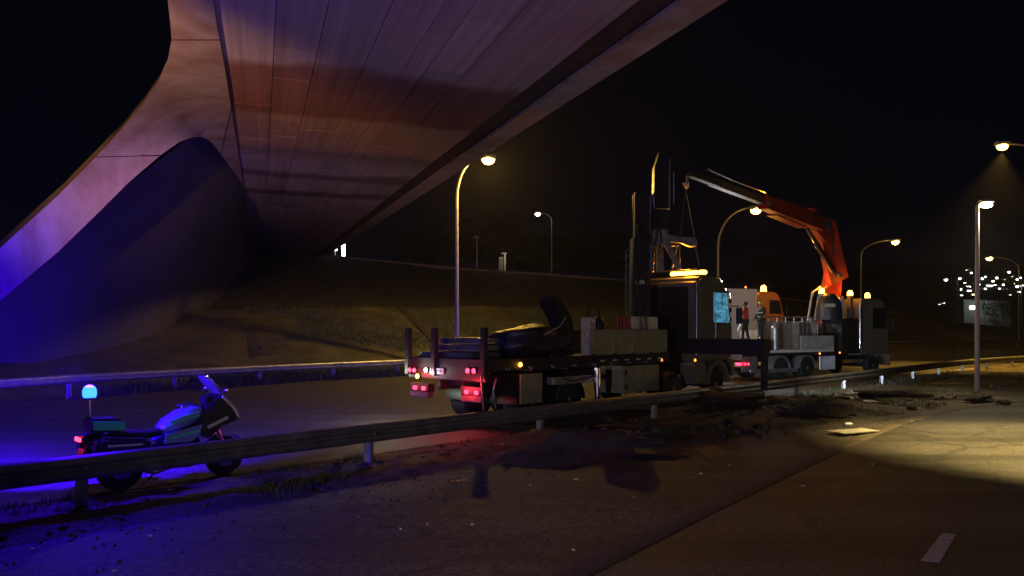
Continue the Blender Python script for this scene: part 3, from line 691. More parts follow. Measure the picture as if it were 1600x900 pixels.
b = MB(); b.lathe([(.16, 1.62), (.17, 1.7), (.17, 2.5), (.12, 2.6), (.05, 2.66)], (4.55, -HW + .35, 0), 'z', 16); b.build('gas_bottle', M['dark'], T1)
b = MB(); b.b2(3.9, 4.2, -HW + .15, -HW + .45, 1.62, 2.62); b.build('jerrycan', M['white_dirty'], T1, bev=.03)
b = MB(); b.tube([(4.0, -HW + .3, 2.55), (4.1, -HW + .3, 2.95), (4.4, -HW + .3, 3.0), (4.5, -HW + .3, 2.6)], .025, 6); b.build('hose', M['black'], T1)
for x in (6.3, 6.5, 6.62):
    b = MB(); b.tube([(x, -HW + .22, 1.7), (x + .05, -HW + .22, 2.3), (x + random.uniform(-.1, .15), -HW + .22, 2.72)], .022, 6); b.build('hose', M['black'], T1)
# rear stabiliser hydraulics under the deck
b = MB(); b.b2(2.25, 3.9, -HW - .02, -HW + .35, .93, 1.12); b.build('hydraulic_tank', M['galv'], T1, bev=.05)
b = MB(); b.cyl((3.95, -HW - .08, .35), (3.95, -HW - .08, .75), .075); b.cyl((3.95, -HW - .08, .75), (3.95, -HW - .08, 1.3), .1); st = b.build('stabiliser_leg', M['chrome'], T1)
b = MB(); b.tube([(2.4, -HW - .06, 1.12), (2.9, -HW - .08, 1.0), (3.5, -HW - .08, 1.04), (3.9, -HW - .1, 1.12)], .018, 6); b.build('hose', M['chrome'], T1)
b = MB(); b.b2(1.1, 1.85, -HW - .02, -HW + .02, .55, 1.25); b.build('side_flap', M['board'], T1)
marker(T1, 1.02, -HW - .06, 1.48, E_AMB, .05); marker(T1, 7.05, -HW - .02, 1.42); marker(T1, 8.95, -HW - .02, 1.36)
# cab
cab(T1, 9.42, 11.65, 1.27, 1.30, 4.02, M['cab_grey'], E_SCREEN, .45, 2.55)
b = MB(); b.b2(9.37, 9.405, -.9, 1.1, 1.7, 3.7); b.build('rear_panel', M['dark'], T1, bev=.01)
b = MB(); b.b2(9.33, 9.40, -1.26, -1.19, 1.5, 3.85); b.build('exhaust_stack', M['chrome'], T1, bev=.02)
b = MB(); b.b2(9.9, 10.15, -1.2, .12, 4.05, 4.10); lb = b.build('light_bar', M['black'], T1, bev=.01)
for i in range(5):
    y = -1.06 + i * .26; b = MB(); b.b2(9.92, 10.13, y - .115, y + .115, 4.10, 4.23); b.build('lens', E_AMB, lb, bev=.03)
light('beacon_light', ROOTM[T1.name] @ Vector((9.6, -.6, 4.5)), 110, AMBER, .2)
b = MB(); b.tube([(9.5, -1.2, 4.02), (9.5, -1.2, 4.22), (9.5, 1.2, 4.22), (9.5, 1.2, 4.02)], .025, 8); b.build('roof_rail', M['steel'], T1)
for i in range(4):
    b = MB(); b.ball((10.9 + i * .12, -1.2, 4.02 - i * .12), .035, 8, 6); b.build('roof_marker', E_WARM if i in (1, 3) else M['chrome'], T1)
for sy in (-.95, .95):   # its headlamps shine on the truck in front
    light('headlamp_light', ROOTM[T1.name] @ Vector((11.95, sy, 1.1)), 900, (.72, .86, 1.0), .07, spot=75, aim=ROOTM[T1.name] @ Vector((21, sy - 2.5, 1.6)), blend=.7)
# outrigger across the truck
b = MB(); b.b2(8.75, 9.15, -3.75, 1.37, 1.57, 2.03); b.build('outrigger_beam', M['dark'], T1, bev=.02)
b = MB(); b.b2(8.87, 9.03, -3.74, -3.58, .55, 1.56); ol = b.build('outrigger_leg', M['dark'], T1, bev=.01)
b = MB(); b.cyl((8.95, -3.66, .10), (8.95, -3.66, .6), .05); b.build('outrigger_piston', M['chrome'], ol)
b = MB(); b.lathe([(.2, .0), (.2, .08), (.07, .14)], (8.95, -3.66, .03), 'z', 16); b.build('outrigger_foot', M['dark'], ol)
# crane column and upright folded boom (placed in the plane behind the cab)
Yc = 23.45
def cpoly(name, pxs, depth, m, parent=T1, bev=.02, dY=0, label=None):
    b = WM(T1); a = [P(x, y, Yc + dY - depth / 2) for x, y in pxs]; c = [P(x, y, Yc + dY - depth / 2) + Vector((0, depth, 0)) for x, y in pxs]; n = len(a)
    b.add(a + c, [tuple(range(n)), tuple(range(2 * n - 1, n - 1, -1))] + [((i + 1) % n, i, n + i, n + (i + 1) % n) for i in range(n)])
    return b.build(name, m, parent, bev=bev, label=label)
col = cpoly('crane_column', [(986, 560), (1016, 560), (1016, 430), (1020, 370), (990, 370), (988, 430)], .7, M['black'])
b = WM(T1); c0 = P(1000, 441, Yc - .36); b.lathe([(.001, .0), (1, .0), (1, .012), (.001, .012)], (0, 0, 0), 'y', 24)
b.v = [ROOTM[T1.name].inverted() @ (c0 + Vector(((ROOTM[T1.name] @ v).x * .14, -.012 + (ROOTM[T1.name] @ v).y * 1, (ROOTM[T1.name] @ v).z * .075))) for v in b.v]
bd = b.build('badge', M['white_dirty'], col, label='pale oval badge on the black crane column')
b = WM(T1)
for i, hh in enumerate((.03, .045, .02, .04, .03)): b.box(c0 + Vector((-.07 + i * .035, -.018, 0)), (.014, .006, hh))
b.build('badge_mark', M['dark'], bd)
cpoly('boom_section', [(992, 372), (1019, 372), (1019, 300), (992, 300)], .55, M['black'], dY=.1)
cpoly('boom_section', [(1021, 358), (1046, 358), (1046, 326), (1046, 262), (1041, 236), (1031, 236), (1023, 262)], .45, M['black'], dY=-.1)
b = WM(T1)
for (x0, y0, x1, y1, r) in ((1017, 306, 1016, 366, .035), (1047, 248, 1046, 326, .03), (1023, 325, 1046, 326, .03), (1053, 270, 1053, 318, .03), (990, 300, 988, 372, .02), (1022, 306, 1023, 325, .05)):
    bb = WM(T1); bb.tube([P(x0, y0, Yc - .42), P(x1, y1, Yc - .42)], r, 8); bb.build('lit_edge_tube', M['chrome'], T1)  # chrome tubes stand in for the lit edges of the dark boom
cpoly('knuckle', [(1018, 378), (1020, 358), (1043, 358), (1046, 372), (1040, 384), (1022, 384)], .5, M['steel'], dY=-.05)
cpoly('lift_arm', [(1043, 366), (1060, 370), (1078, 370), (1088, 372), (1091, 378), (1088, 385), (1078, 385), (1064, 379), (1042, 377)], .22, M['steel'], dY=-.1)
cpoly('strut', [(1027, 380), (1036, 380), (1038, 424), (1027, 424)], .2, M['steel'])
cpoly('strut', [(1036, 378), (1045, 374), (1067, 420), (1059, 420)], .2, M['steel'], dY=-.1)
b = WM(T1); b.tube([P(1046, 384, Yc), P(1058, 384, Yc), P(1050, 420, Yc)], .03, 6); b.tube([P(1056, 384, Yc), P(1062, 384, Yc), P(1062, 418, Yc)], .02, 6); b.build('frame_rod', M['steel'], T1)
b = WM(T1); b.tube([P(1017, 380, Yc - .5), P(1018, 396, Yc - .5), P(1017, 420, Yc - .5)], .05, 8); b.tube([P(1021, 398, Yc - .5), P(1019, 425, Yc - .5)], .04, 8); b.build('valve_bank', M['chrome'], T1)
for k, (xa, xb, rr_) in enumerate(((1000, 1008, .03), (1004, 1014, .022), (994, 1000, .026), (1010, 1020, .02), (1024, 1034, .022), (1030, 1041, .018))):
    b = WM(T1); b.tube([P(xa + 3 * math.sin(i * 1.3 + k), (500 if k < 4 else 400) - (150 if k < 4 else 110) * i / 9, Yc - .40 - .06 * math.sin(i * .9 + k)) for i in range(10)], rr_, 7); b.build('hydraulic_hose', M['rubber'] if k % 2 else M['dark'], T1)
for k in range(9):
    b = WM(T1); b.tube([P(985, 520 - k * 15, Yc - .2), P(978, 520 - k * 15, Yc - .2)], .015, 6); b.build('ladder_rung', M['steel'], T1)
b = WM(T1); b.tube([P(978, 535, Yc - .2), P(978, 392, Yc - .2), P(986, 386, Yc - .2)], .018, 6); b.build('ladder_rail', M['steel'], T1)
cpoly('crane_base', [(975, 580), (1030, 580), (1030, 545), (975, 545)], 1.4, M['black'])

for i in range(9):
    x = .6 + i * .8; b = MB(); b.tube([(x - .06, -HW - .055, 1.42), (x - .05, -HW - .10, 1.38), (x + .05, -HW - .10, 1.38), (x + .06, -HW - .055, 1.42)], .013, 6); b.build('rope_hook', M['galv'], T1)
for x in (3.85, 4.75, 5.6, 6.5, 7.28):
    b = MB(); b.b2(x - .035, x + .035, -HW - .045, -HW - .02, 1.64, 2.30); b.build('board_rib', M['board'], T1, bev=.008)
    b = MB(); b.cyl((x - .06, -HW - .05, 1.65), (x + .06, -HW - .05, 1.65), .022, n=8); b.build('hinge', M['dark'], T1)
for i in range(6):
    b = MB(); b.b2(4.1 + i * .55, 4.3 + i * .55, -HW - .06, -HW - .056, 1.46, 1.50); b.build('reflective_tape', M['reflect'], T1)
b = MB(); b.b2(9.6, 10.3, -1.30, -1.285, 1.55, 1.60); b.build('step_bar', M['galv'], T1)
b = MB(); b.tube([(10.35, -1.33, 1.9), (10.35, -1.36, 2.3), (10.35, -1.33, 2.9)], .02, 6); b.build('grab_handle', M['galv'], T1)
b = MB(); b.prism([(11.15, 3.78), (11.5, 3.62), (11.52, 3.68), (11.18, 3.86)], 'y', -1.15, 1.15); b.build('sun_visor', M['black'], T1)
# load on the deck
ld = thing('steel_plate_stack', 'flat steel plates lying on the truck deck behind the stakes', 'steel plates', ROOTM[T1.name] @ Vector((2, .2, 1.61)), math.atan2(U1.y, U1.x))
for i in range(3):
    b = MB(); b.box((-.1 + .1 * i, .2 - .08 * i, .08 + .17 * i), (3.2 - .2 * i, 1.9 - .15 * i, .12)); b.build('plate', M['steel'], ld, bev=.01)
    for x in (-1.2, 1.2):
        b = MB(); b.box((x, .2, .165 + .17 * i - .15), (.1, 1.6, .05)); b.build('spacer', M['cardboard'], ld)
def lump(name, c, r, m, seed, amp=.3, fr=1.6, n=26, mm=16, parent=None, zmin=None, xf=None):
    b = MB(xf); vs = []
    b.ball((0, 0, 0), 1, n, mm); inv = xf.inverted() if xf else None
    out = []
    for v in b.v:
        v = inv @ v if inv else v
        d = 1 + amp * noise.noise(v * fr + Vector((seed, 0, 0))) + amp * .5 * noise.noise(v * fr * 2.7 + Vector((0, seed, 0)))
        p = Vector((c[0] + v.x * r[0] * d, c[1] + v.y * r[1] * d, c[2] + v.z * r[2] * d))
        if zmin is not None and p.z < zmin: p.z = zmin
        out.append(xf @ p if xf else p)
    b.v = out; return b.build(name, m, parent, ang=60)
gr = thing('scrap_load', 'black tarpaulin-wrapped load with upright hooked claw on truck deck', 'load', ROOTM[T1.name] @ Vector((2.9, -.6, 1.62)), math.atan2(U1.y, U1.x))
lump('tarpaulin', (-.5, .0, .38), (1.35, .7, .42), M['tarp'], 3, .22, 1.5, parent=gr, zmin=.0)
b = MB(); b.prism([(.15, .0), (.75, .0), (.80, .55), (.62, 1.05), (.25, 1.42), (-.08, 1.55), (-.16, 1.38), (.02, 1.15), (.22, .92), (.25, .5)], 'y', -.35, .15); b.build('claw', M['black'], gr, bev=.04)
b = MB(); b.tube([(-.9, -.72, .55), (-.3, -.7, .75), (.2, -.5, 1.0)], .015, 6); b.build('strap', M['white_dirty'], gr)
b = MB(); b.box((.1, -.72, .3), (.28, .03, .05)); b.build('buckle', M['chrome'], gr)

# ------------------------------------------------------------------ red-boom crane truck
h2 = R(60); U2 = Vector((math.sin(h2), math.cos(h2), 0)); N2 = Vector((-U2.y, U2.x, 0)); HW2 = 1.27
O2 = Vector((10.37, 33.3, 0)) + N2 * HW2
T2 = thing('crane_truck', 'pale tipper truck with red folding crane boom and dark cab', 'truck', O2, math.atan2(U2.y, U2.x))
b = MB()
for s in (-1, 1): b.b2(.1, 10.2, s * .43 - .05, s * .43 + .05, .8, 1.12)
b.build('chassis_frame', M['chassis'], T2, bev=.01)
b = MB(); b.b2(0, 6.4, -HW2, HW2, 1.26, 1.38); b.build('bed', M['white'], T2, bev=.01)
b = MB(); b.b2(0, 6.4, -HW2 - .02, -HW2 + .03, 1.12, 1.255); b.b2(0, 6.4, HW2 - .03, HW2 + .02, 1.12, 1.255); b.build('bed_rave', M['dark'], T2)
b = MB(); b.b2(3.95, 6.38, -HW2 - .01, -HW2 + .05, 1.39, 2.05); b.build('side_board', M['white_dirty'], T2, bev=.01)
b = MB(); b.b2(3.95, 6.38, HW2 - .05, HW2 + .01, 1.39, 2.05); b.build('side_board', M['white_dirty'], T2, bev=.01)
# skip-like tub with hoop rail on the bed
b = MB(); b.prism([(2.3, 1.39), (6.3, 1.39), (6.3, 2.75), (2.45, 2.75), (2.2, 2.3)], 'y', -.35, -.25); b.prism([(2.3, 1.39), (6.3, 1.39), (6.3, 2.75), (2.45, 2.75), (2.2, 2.3)], 'y', 1.0, 1.1)
b.b2(6.2, 6.3, -.25, 1.0, 1.39, 2.75); b.b2(2.25, 2.35, -.25, 1.0, 1.39, 2.3); b.build('tub', M['white_dirty'], T2, bev=.03)
b = MB(); b.tube([(1.85, -.5, 1.4), (1.9, -.5, 2.55), (2.25, -.5, 2.95), (5.7, -.5, 2.95), (6.15, -.5, 2.6), (6.2, -.5, 1.4)], .035, 8)
b.build('hoop_rail', M['galv'], T2)
for x in (2.6, 3.2, 3.8, 4.4, 5.0, 5.6):
    b = MB(); b.cyl((x, -.5, 2.7), (x, -.5, 2.95), .02, n=6); b.build('rail_bar', M['galv'], T2)
for x in (4.9, 5.2, 5.5):
    b = MB(); b.cyl((x, -.46, 1.4), (x, -.46, 2.7), .04, n=8); b.build('stake', M['dark'], T2)
b = MB(); b.cyl((2.65, -.85, 1.39), (2.65, -.85, 2.4), .2, n=16); b.ball((2.65, -.85, 2.4), (.2, .2, .18)); b.build('gas_bottle', M['galv'], T2)
# rear: lights, underrun bar
b = MB(); b.b2(-.05, .05, -HW2, HW2, .95, 1.25); b.build('tail_beam', M['galv'], T2, bev=.01)
b = MB(); b.b2(-.02, 1.0, -HW2 + .02, -HW2 + .06, .42, 1.1); b.build('rear_flap', M['galv'], T2, bev=.01)
for y in (-HW2 + .15, HW2 - .15):
    b = MB(); b.b2(-.1, -.05, y - .14, y + .14, .72, .84); b.build('tail_light', E_RED, T2, bev=.01)
marker(T2, .35, -HW2 - .03, .78, E_RED, .05); marker(T2, .12, -HW2 - .03, .78, E_RED, .05)
b = MB(); b.b2(.5, 3.7, -HW2 - .04, -HW2 + .02, .34, .52); b.build('side_guard', M['galv'], T2, bev=.02)
for x in (2.65, 4.5):
    for s in (-1, 1):
        wheel(T2, x, s * 1.2, .5, .3, dual=True)
        n = 10; b = MB(); ri, ro = .57, .63
        poly = [(x + ro * math.cos(math.pi * i / n), .5 + ro * math.sin(math.pi * i / n)) for i in range(n + 1)] + [(x + ri * math.cos(math.pi * (n - i) / n), .5 + ri * math.sin(math.pi * (n - i) / n)) for i in range(n + 1)]
        b.prism(poly, 'y', s * .7, s * 1.25); b.build('mudguard', M['galv'], T2)
for s in (-1, 1): wheel(T2, 9.6, s * 1.2, .5, .3)
for x in (2.65, 4.5, 9.6):
    b = MB(); b.cyl((x, -1, .5), (x, 1, .5), .09, n=10); b.build('axle', M['chassis'], T2)
b = MB()
for i in range(8): b.cyl((5.5 + i * .15, -HW2 + .12, .38), (5.5 + i * .15, -HW2 + .12, 1.05), .06, n=8)
b.build('ribbed_tank', M['galv'], T2)
marker(T2, 5.25, -HW2 - .03, 1.18); marker(T2, 6.75, -HW2 - .03, 1.2)
b = MB(); b.b2(7.0, 8.4, -HW2, HW2, 1.13, 2.9); b.build('crane_plinth', M['dark'], T2, bev=.03)
for i in range(7):
    b = MB(); b.b2(7.0, 7.06, -HW2, .2, 3.05 + i * .12, 3.13 + i * .12); b.build('rack_slat', M['white_dirty'], T2)
b = MB(); b.b2(7.06, 7.16, -HW2, -HW2 + .1, 2.9, 4.0); b.b2(7.06, 7.16, .1, .2, 2.9, 4.0); b.build('rack_post', M['white_dirty'], T2)
cab(T2, 8.5, 10.85, 1.25, 1.05, 3.95, M['cab_grey'], M['glass'], .35, 2.4)
b = MB(); b.cyl((8.42, -HW2 - .0, 1.4), (8.42, -HW2 - .0, 3.9), .07, n=12); b.build('exhaust_stack', M['chrome'], T2)
b = MB(); b.b2(10.86, 10.9, -HW2 - .02, -HW2 + .3, .5, 1.0); ch = b.build('chevron_board', M['red'], T2)
for i in range(3):
    b = MB(); b.prism([(-HW2 - .0, .52 + i * .16), (-HW2 + .28, .62 + i * .16), (-HW2 + .28, .70 + i * .16), (-HW2 - .0, .60 + i * .16)], 'x', 10.9, 10.905); b.build('stripe', M['white'], ch)
b = MB(); b.b2(10.5, 10.85, -HW2 - .03, -HW2 - .005, .5, 1.0); ch = b.build('chevron_board', M['red'], T2)
for i in range(3):
    b = MB(); b.prism([(10.52, .52 + i * .16), (10.83, .66 + i * .16), (10.83, .74 + i * .16), (10.52, .60 + i * .16)], 'y', -HW2 - .035, -HW2 - .03); b.build('stripe', M['white'], ch)
beacon(T2, (10.0, -.6, 4.0), .13, .26, 55); beacon(T2, (8.0, -1.0, 4.05), .13, .26, 55); beacon(T2, (6.6, -.4, 4.15), .13, .26, 55)
b = MB(); b.b2(6.55, 6.65, -.45, -.35, 1.4, 4.12); b.build('beacon_post', M['steel'], T2)
b = MB(); b.b2(7.9, 8.1, -1.1, -.9, 2.9, 4.02); b.build('beacon_post', M['steel'], T2)
for i in range(5):
    b = MB(); b.ball((10.95, -1.5, 2.3 + i * .3), .035, 8, 6); b.build('mirror_glint', M['chrome'], T2)
# crane: hooded base, column, two booms, ram, extension
def quad_boom(name, a, c, wa, wc, m, parent=T2, dep=.4, bev=.03):
    b = WM(T2); a = Vector(a); c = Vector(c); d = (c - a).normalized(); side = Vector((0, 1, 0)); side = (side - d * side.dot(d)).normalized(); up = d.cross(side)
    vs = []
    for p, w in ((a, wa), (c, wc)):
        for s1, s2 in ((-1, -1), (1, -1), (1, 1), (-1, 1)): vs.append(p + up * w / 2 * s1 + side * dep / 2 * s2)
    b.add(vs, [(0, 1, 2, 3), (7, 6, 5, 4), (0, 4, 5, 1), (1, 5, 6, 2), (2, 6, 7, 3), (3, 7, 4, 0)]); return b.build(name, m, parent, bev=bev)
Yr = 38.0
quad_boom('crane_column', P(1290, 515, Yr), P(1302, 424, Yr), 1.0, .7, M['red'], dep=.7)
b = WM(T2); hc = P(1296, 500, Yr - .8)
b.lathe([(.62, 0), (.62, .5), (.58, .85), (.46, 1.15), (.28, 1.32), (.05, 1.36)], hc, 'z', 22); hood = b.build('crane_hood', M['tarp'], T2)
b = WM(T2); q = P(1297, 477, Yr - 1.44); b.box(q, (.5, .02, .16)); pla = b.build('name_plate', M['reflect'], hood, label='small pale name plate on the black crane hood')
b = WM(T2)
for i in range(4):
    x = -.18 + i * .12
    for dx, dz, w, hh in ((-.03, 0, .015, .1), (.0, .045, .06, .014), (.0, 0, .05, .014), (.0, -.045, .06, .014)): b.box(q + Vector((x + dx, -.013, dz)), (w, .008, hh))
b.build('lettering', M['dark'], pla)
for dx in (-.0, .35):
    b = WM(T2); b.tube([P(1262, 502, Yr - .5) + Vector((dx, 0, 0)), P(1270, 455, Yr - .5) + Vector((dx, 0, 0)), P(1282, 448, Yr - .5) + Vector((dx, 0, 0))], .06, 8); b.build('ladder_rail', M['galv'], T2)
lower0, lower1 = P(1308, 437, 37.6), P(1289, 350, 35.8)
quad_boom('lower_boom', lower0, lower1, 1.0, .85, M['red'], dep=.5)
quad_boom('elbow', P(1296, 372, 36.2), P(1262, 335, 35.0), .75, .72, M['red'], dep=.55)
quad_boom('upper_boom', P(1281, 348, 35.4), P(1192, 316, 30.8), .78, .55, M['red'], dep=.45)
quad_boom('lower_flange', P(1254, 352, 34.6), P(1206, 333, 32.0), .28, .22, M['red'], dep=.5)
quad_boom('extension', P(1205, 319, 31.5), P(1110, 284, 27.2), .30, .26, M['steel'], dep=.28, bev=.01)
quad_boom('extension', P(1130, 291, 28.0), P(1076, 272, 25.2), .19, .17, M['dark'], dep=.2, bev=.01)
quad_boom('top_rod', P(1196, 300, 31.2), P(1140, 279, 28.6), .07, .07, M['chrome'], dep=.07, bev=.0)
quad_boom('top_rod', P(1140, 279, 28.6), P(1106, 264, 27.2), .05, .05, M['steel'], dep=.05, bev=.0)
b = WM(T2); b.cyl(P(1302, 425, 37.0), P(1275, 380, 35.6), .13); b.build('ram', M['black'], T2)
b = WM(T2); b.cyl(P(1275, 380, 35.6), P(1259, 352, 34.7), .085); b.build('ram_rod', M['chrome'], T2)
b = WM(T2); b.cyl(P(1289, 352, 35.5) + Vector((0, -.35, 0)), P(1289, 352, 35.5) + Vector((0, .35, 0)), .2); b.build('pivot_pin', M['dark'], T2)
for k in range(3):
    b = WM(T2); o_ = Vector((0, -.27, .1 + .07 * k)); b.tube([P(1300, 420, 37.2) + o_, P(1296, 380, 36.2) + o_, P(1286, 352, 35.3) + o_ + Vector((.15, 0, .2)), P(1262, 343, 34.4) + o_, P(1230, 330, 32.8) + o_, P(1200, 320, 31.2) + o_], .028, 7); b.build('hydraulic_hose', M['rubber'], T2)
for px_, py_, Y_ in ((1308, 430, 37.3), (1262, 340, 34.5), (1198, 320, 31.0)):
    b = WM(T2); c_ = P(px_, py_, Y_); b.cyl(c_ + Vector((0, -.36, 0)), c_ + Vector((0, .3, 0)), .11, n=12); b.build('pivot_pin', M['steel'], T2)
hk = WM(T2); ht = P(1074, 275, 25.0); hb = P(1072, 296, 24.6)
hk.cyl(ht, hb.lerp(ht, .4), .04, n=8); hk.ball(hb.lerp(ht, .3), (.09, .06, .13)); hk.build('hook_block', M['white_dirty'], T2)
hk = WM(T2); hk.tube([hb + Vector((-.07, 0, .12)), hb + Vector((-.10, 0, .22))], .03, 6); hk.tube([hb + Vector((.06, 0, .12)), hb + Vector((.08, 0, .24))], .03, 6); hk.build('hook', M['white_dirty'], T2)
for tgt in (P(1062, 372, Yc - .1), P(1086, 372, Yc - .25)):
    b = WM(T2); b.tube([hb, hb.lerp(tgt, .5), tgt], .018, 6); b.build('sling_chain', M['galv_old'], T2)
b = WM(T2); b.tube([P(1086, 384, Yc - .25), P(1093, 415, Yc - .2)], .018, 6); b.build('sling_chain', M['galv_old'], T2)

# step box the two men stand on
sb = thing('steel_step_box', 'low dark steel box the two workers stand on', 'box', ROOTM[T2.name] @ Vector((.55, .1, 1.381)), math.atan2(U2.y, U2.x))
b = MB(); b.b2(.0, 1.6, -1.2, .5, .0, .42); b.build('body', M['dark'], sb, bev=.02)
b = MB(); b.b2(-.02, 1.62, -1.22, .52, .421, .45); b.build('lid', M['steel'], sb, bev=.005)

# ------------------------------------------------------------------ orange truck behind
h3 = R(78); U3 = Vector((math.sin(h3), math.cos(h3), 0))
p3 = P(1207, 518, 45.0); T3 = thing('recovery_truck', 'orange cab truck with white body behind the two workers', 'truck', Vector((p3.x - 5.6 * U3.x, 45 - 5.6 * U3.y, 0)), math.atan2(U3.y, U3.x))
cab(T3, 4.0, 5.6, 1.2, .95, 4.6, M['orange'], M['glass'], .25, 3.3)
b = MB(); b.b2(.3, 3.9, -1.2, 1.2, 1.0, 4.75); b.build('box_body', M['white'], T3, bev=.03)
b = MB(); b.b2(0, 5.4, -.5, .5, .6, .95); b.build('chassis_frame', M['chassis'], T3)
for x in (1.2, 4.75):
    for s in (-1, 1): wheel(T3, x, s * 1.15, .48, .3)
beacon(T3, (4.7, -.5, 4.63), .17, .36, 170); beacon(T3, (3.3, -.9, 4.8), .05, .1, 0, m=E_MARK)
b = MB(); b.b2(3.95, 5.62, -1.23, -1.205, 2.2, 2.26); b.build('trim_strip', M['white'], T3)
# lamp head and mast added at the far side of the bed to carry added_work_light
b = MB(); b.tube([(1.9, 1.2, 1.38), (1.9, 1.2, 4.1), (1.9, 1.42, 4.2)], .03, 8); wl = b.build('added_lamp_mast', M['dark'], T2)
b = MB(); b.box((1.9, 1.5, 4.16), (.26, .14, .2)); b.build('added_work_lamp', M['black'], wl, bev=.02)
light('added_work_light', ROOTM[T2.name] @ Vector((1.9, 1.5, 3.95)), 240, (.9, .95, 1.0), .1)
# banded post
bp = thing('banded_post', 'white and black banded marker post left of the red-jacketed worker', 'post', ROOTM[T2.name] @ Vector((1.0, .4, 1.835)))
for i in range(9):
    b = MB(); b.cyl((0, 0, i * .22), (0, 0, i * .22 + .219), .075, n=12); b.build('band', M['white'] if i % 2 else M['black'], bp)

# ------------------------------------------------------------------ people
def skin_obj(name, joints, edges, m, parent, sub=1):
    me = bpy.data.meshes.new(name); keys = list(joints); me.from_pydata([joints[k][0] for k in keys], [(keys.index(a), keys.index(c)) for a, c in edges], [])
    o = bpy.data.objects.new(name, me); COL.objects.link(o); me.materials.append(m); o.parent = parent
    md = o.modifiers.new('skin', 'SKIN'); md.use_smooth_shade = True
    for i, k in enumerate(keys):
        r = joints[k][1]; me.skin_vertices[0].data[i].radius = r if isinstance(r, tuple) else (r, r)
        me.skin_vertices[0].data[i].use_root = (i == 0)
    s = o.modifiers.new('sub', 'SUBSURF'); s.levels = sub; s.render_levels = sub
    return o
def person(label, loc, rz, jm, tm, hatm, k=1.0, armL=(.22, .26, .95), armR=(.18, -.24, .92), stance=.1, group=None, tape=False):
    """faces +x locally; armL / armR are hand positions"""
    root = thing('person', label, 'person', loc, rz, group)
    def S(x, y, z): return (x * k, y * k, z * k)
    J = {'pelvis': (S(0, 0, .95), .12), 'waist': (S(0, 0, 1.12), .125), 'chest': (S(.0, 0, 1.32), .145), 'neckb': (S(-.01, 0, 1.47), .075), 'neck': (S(.01, 0, 1.53), .055), 'head0': (S(.03, 0, 1.60), .075), 'head1': (S(.02, 0, 1.70), .095), 'head2': (S(.01, 0, 1.78), .06)}
    Eg = [('pelvis', 'waist'), ('waist', 'chest'), ('chest', 'neckb'), ('neckb', 'neck'), ('neck', 'head0'), ('head0', 'head1'), ('head1', 'head2')]
    sl = {}
    for s, nm, hand in ((1, 'L', armL), (-1, 'R', armR)):
        sh = Vector(S(0, s * .19, 1.42)); ha = Vector(S(*hand)); mid = (sh + ha) / 2 + Vector((-.09, s * .06, -.02))
        J['sh' + nm] = (tuple(sh), .07); J['el' + nm] = (tuple(mid), .05); J['wr' + nm] = (tuple(ha), .032)
        d = (ha - mid).normalized(); J['pa' + nm] = (tuple(ha + d * .07), (.042, .022))
        Eg += [('chest', 'sh' + nm), ('sh' + nm, 'el' + nm), ('el' + nm, 'wr' + nm), ('wr' + nm, 'pa' + nm)]
        lat = Vector((1, 0, 0)); lat = (lat - d * lat.dot(d)).normalized(); pal = d.cross(lat)
        for fi, (o_, L) in enumerate(((.03, .07), (.01, .08), (-.01, .075), (-.03, .06))):
            a = ha + d * .10 + lat * o_; J[f'f{nm}{fi}a'] = (tuple(a), .0095); J[f'f{nm}{fi}b'] = (tuple(a + d * L * .6 + pal * .012), .0085); J[f'f{nm}{fi}c'] = (tuple(a + d * L * .8 + pal * .04), .0075)
            Eg += [('pa' + nm, f'f{nm}{fi}a'), (f'f{nm}{fi}a', f'f{nm}{fi}b'), (f'f{nm}{fi}b', f'f{nm}{fi}c')]
        a = ha + d * .04 + lat * .045; J['t' + nm + 'a'] = (tuple(a), .011); J['t' + nm + 'b'] = (tuple(a + d * .04 + lat * .025), .009); Eg += [('wr' + nm, 't' + nm + 'a'), ('t' + nm + 'a', 't' + nm + 'b')]
        fx = stance * s
        J['hp' + nm] = (S(0, s * .09, .88), .095); J['kn' + nm] = (S(fx * .5 + .03, s * .11, .50), .062); J['an' + nm] = (S(fx, s * .12, .09), .042); J['to' + nm] = (S(fx + .16, s * .14, .045), (.042, .036))
        Eg += [('pelvis', 'hp' + nm), ('hp' + nm, 'kn' + nm), ('kn' + nm, 'an' + nm), ('an' + nm, 'to' + nm)]
    body = skin_obj('body', J, Eg, M['skin'], root)
    jk = {'waist': (S(0, 0, 1.10), .155), 'hem': (S(0, 0, .90), .165), 'chest': (S(0, 0, 1.32), .18), 'col': (S(-.01, 0, 1.48), .085)}; je = [('waist', 'hem'), ('waist', 'chest'), ('chest', 'col')]
    tr = {'pelvis': (S(0, 0, .94), .145)}; te = []
    for nm in 'LR':
        for a, r in (('sh', .092), ('el', .068), ('wr', .052)): jk[a + nm] = (J[a + nm][0], r)
        je += [('chest', 'sh' + nm), ('sh' + nm, 'el' + nm), ('el' + nm, 'wr' + nm)]
        for a, r in (('hp', .115), ('kn', .085), ('an', .072)): tr[a + nm] = (J[a + nm][0], r)
        te += [('pelvis', 'hp' + nm), ('hp' + nm, 'kn' + nm), ('kn' + nm, 'an' + nm)]
        b = MB(); ax, ay, az = J['an' + nm][0]
        b.prism([(ax - .09, 0), (ax + .2, 0), (ax + .21, .05), (ax + .1, .1), (ax + .05, .17), (ax - .09, .17)], 'y', ay - .055, ay + .055); b.build('boot', M['black'], root, bev=.02)
    ja = skin_obj('jacket', jk, je, jm, root); skin_obj('trousers', tr, te, tm, root)
    b = MB(); b.ball(S(.115, 0, 1.655), (.02, .016, .03), 8, 6); b.build('nose', M['skin'], root)
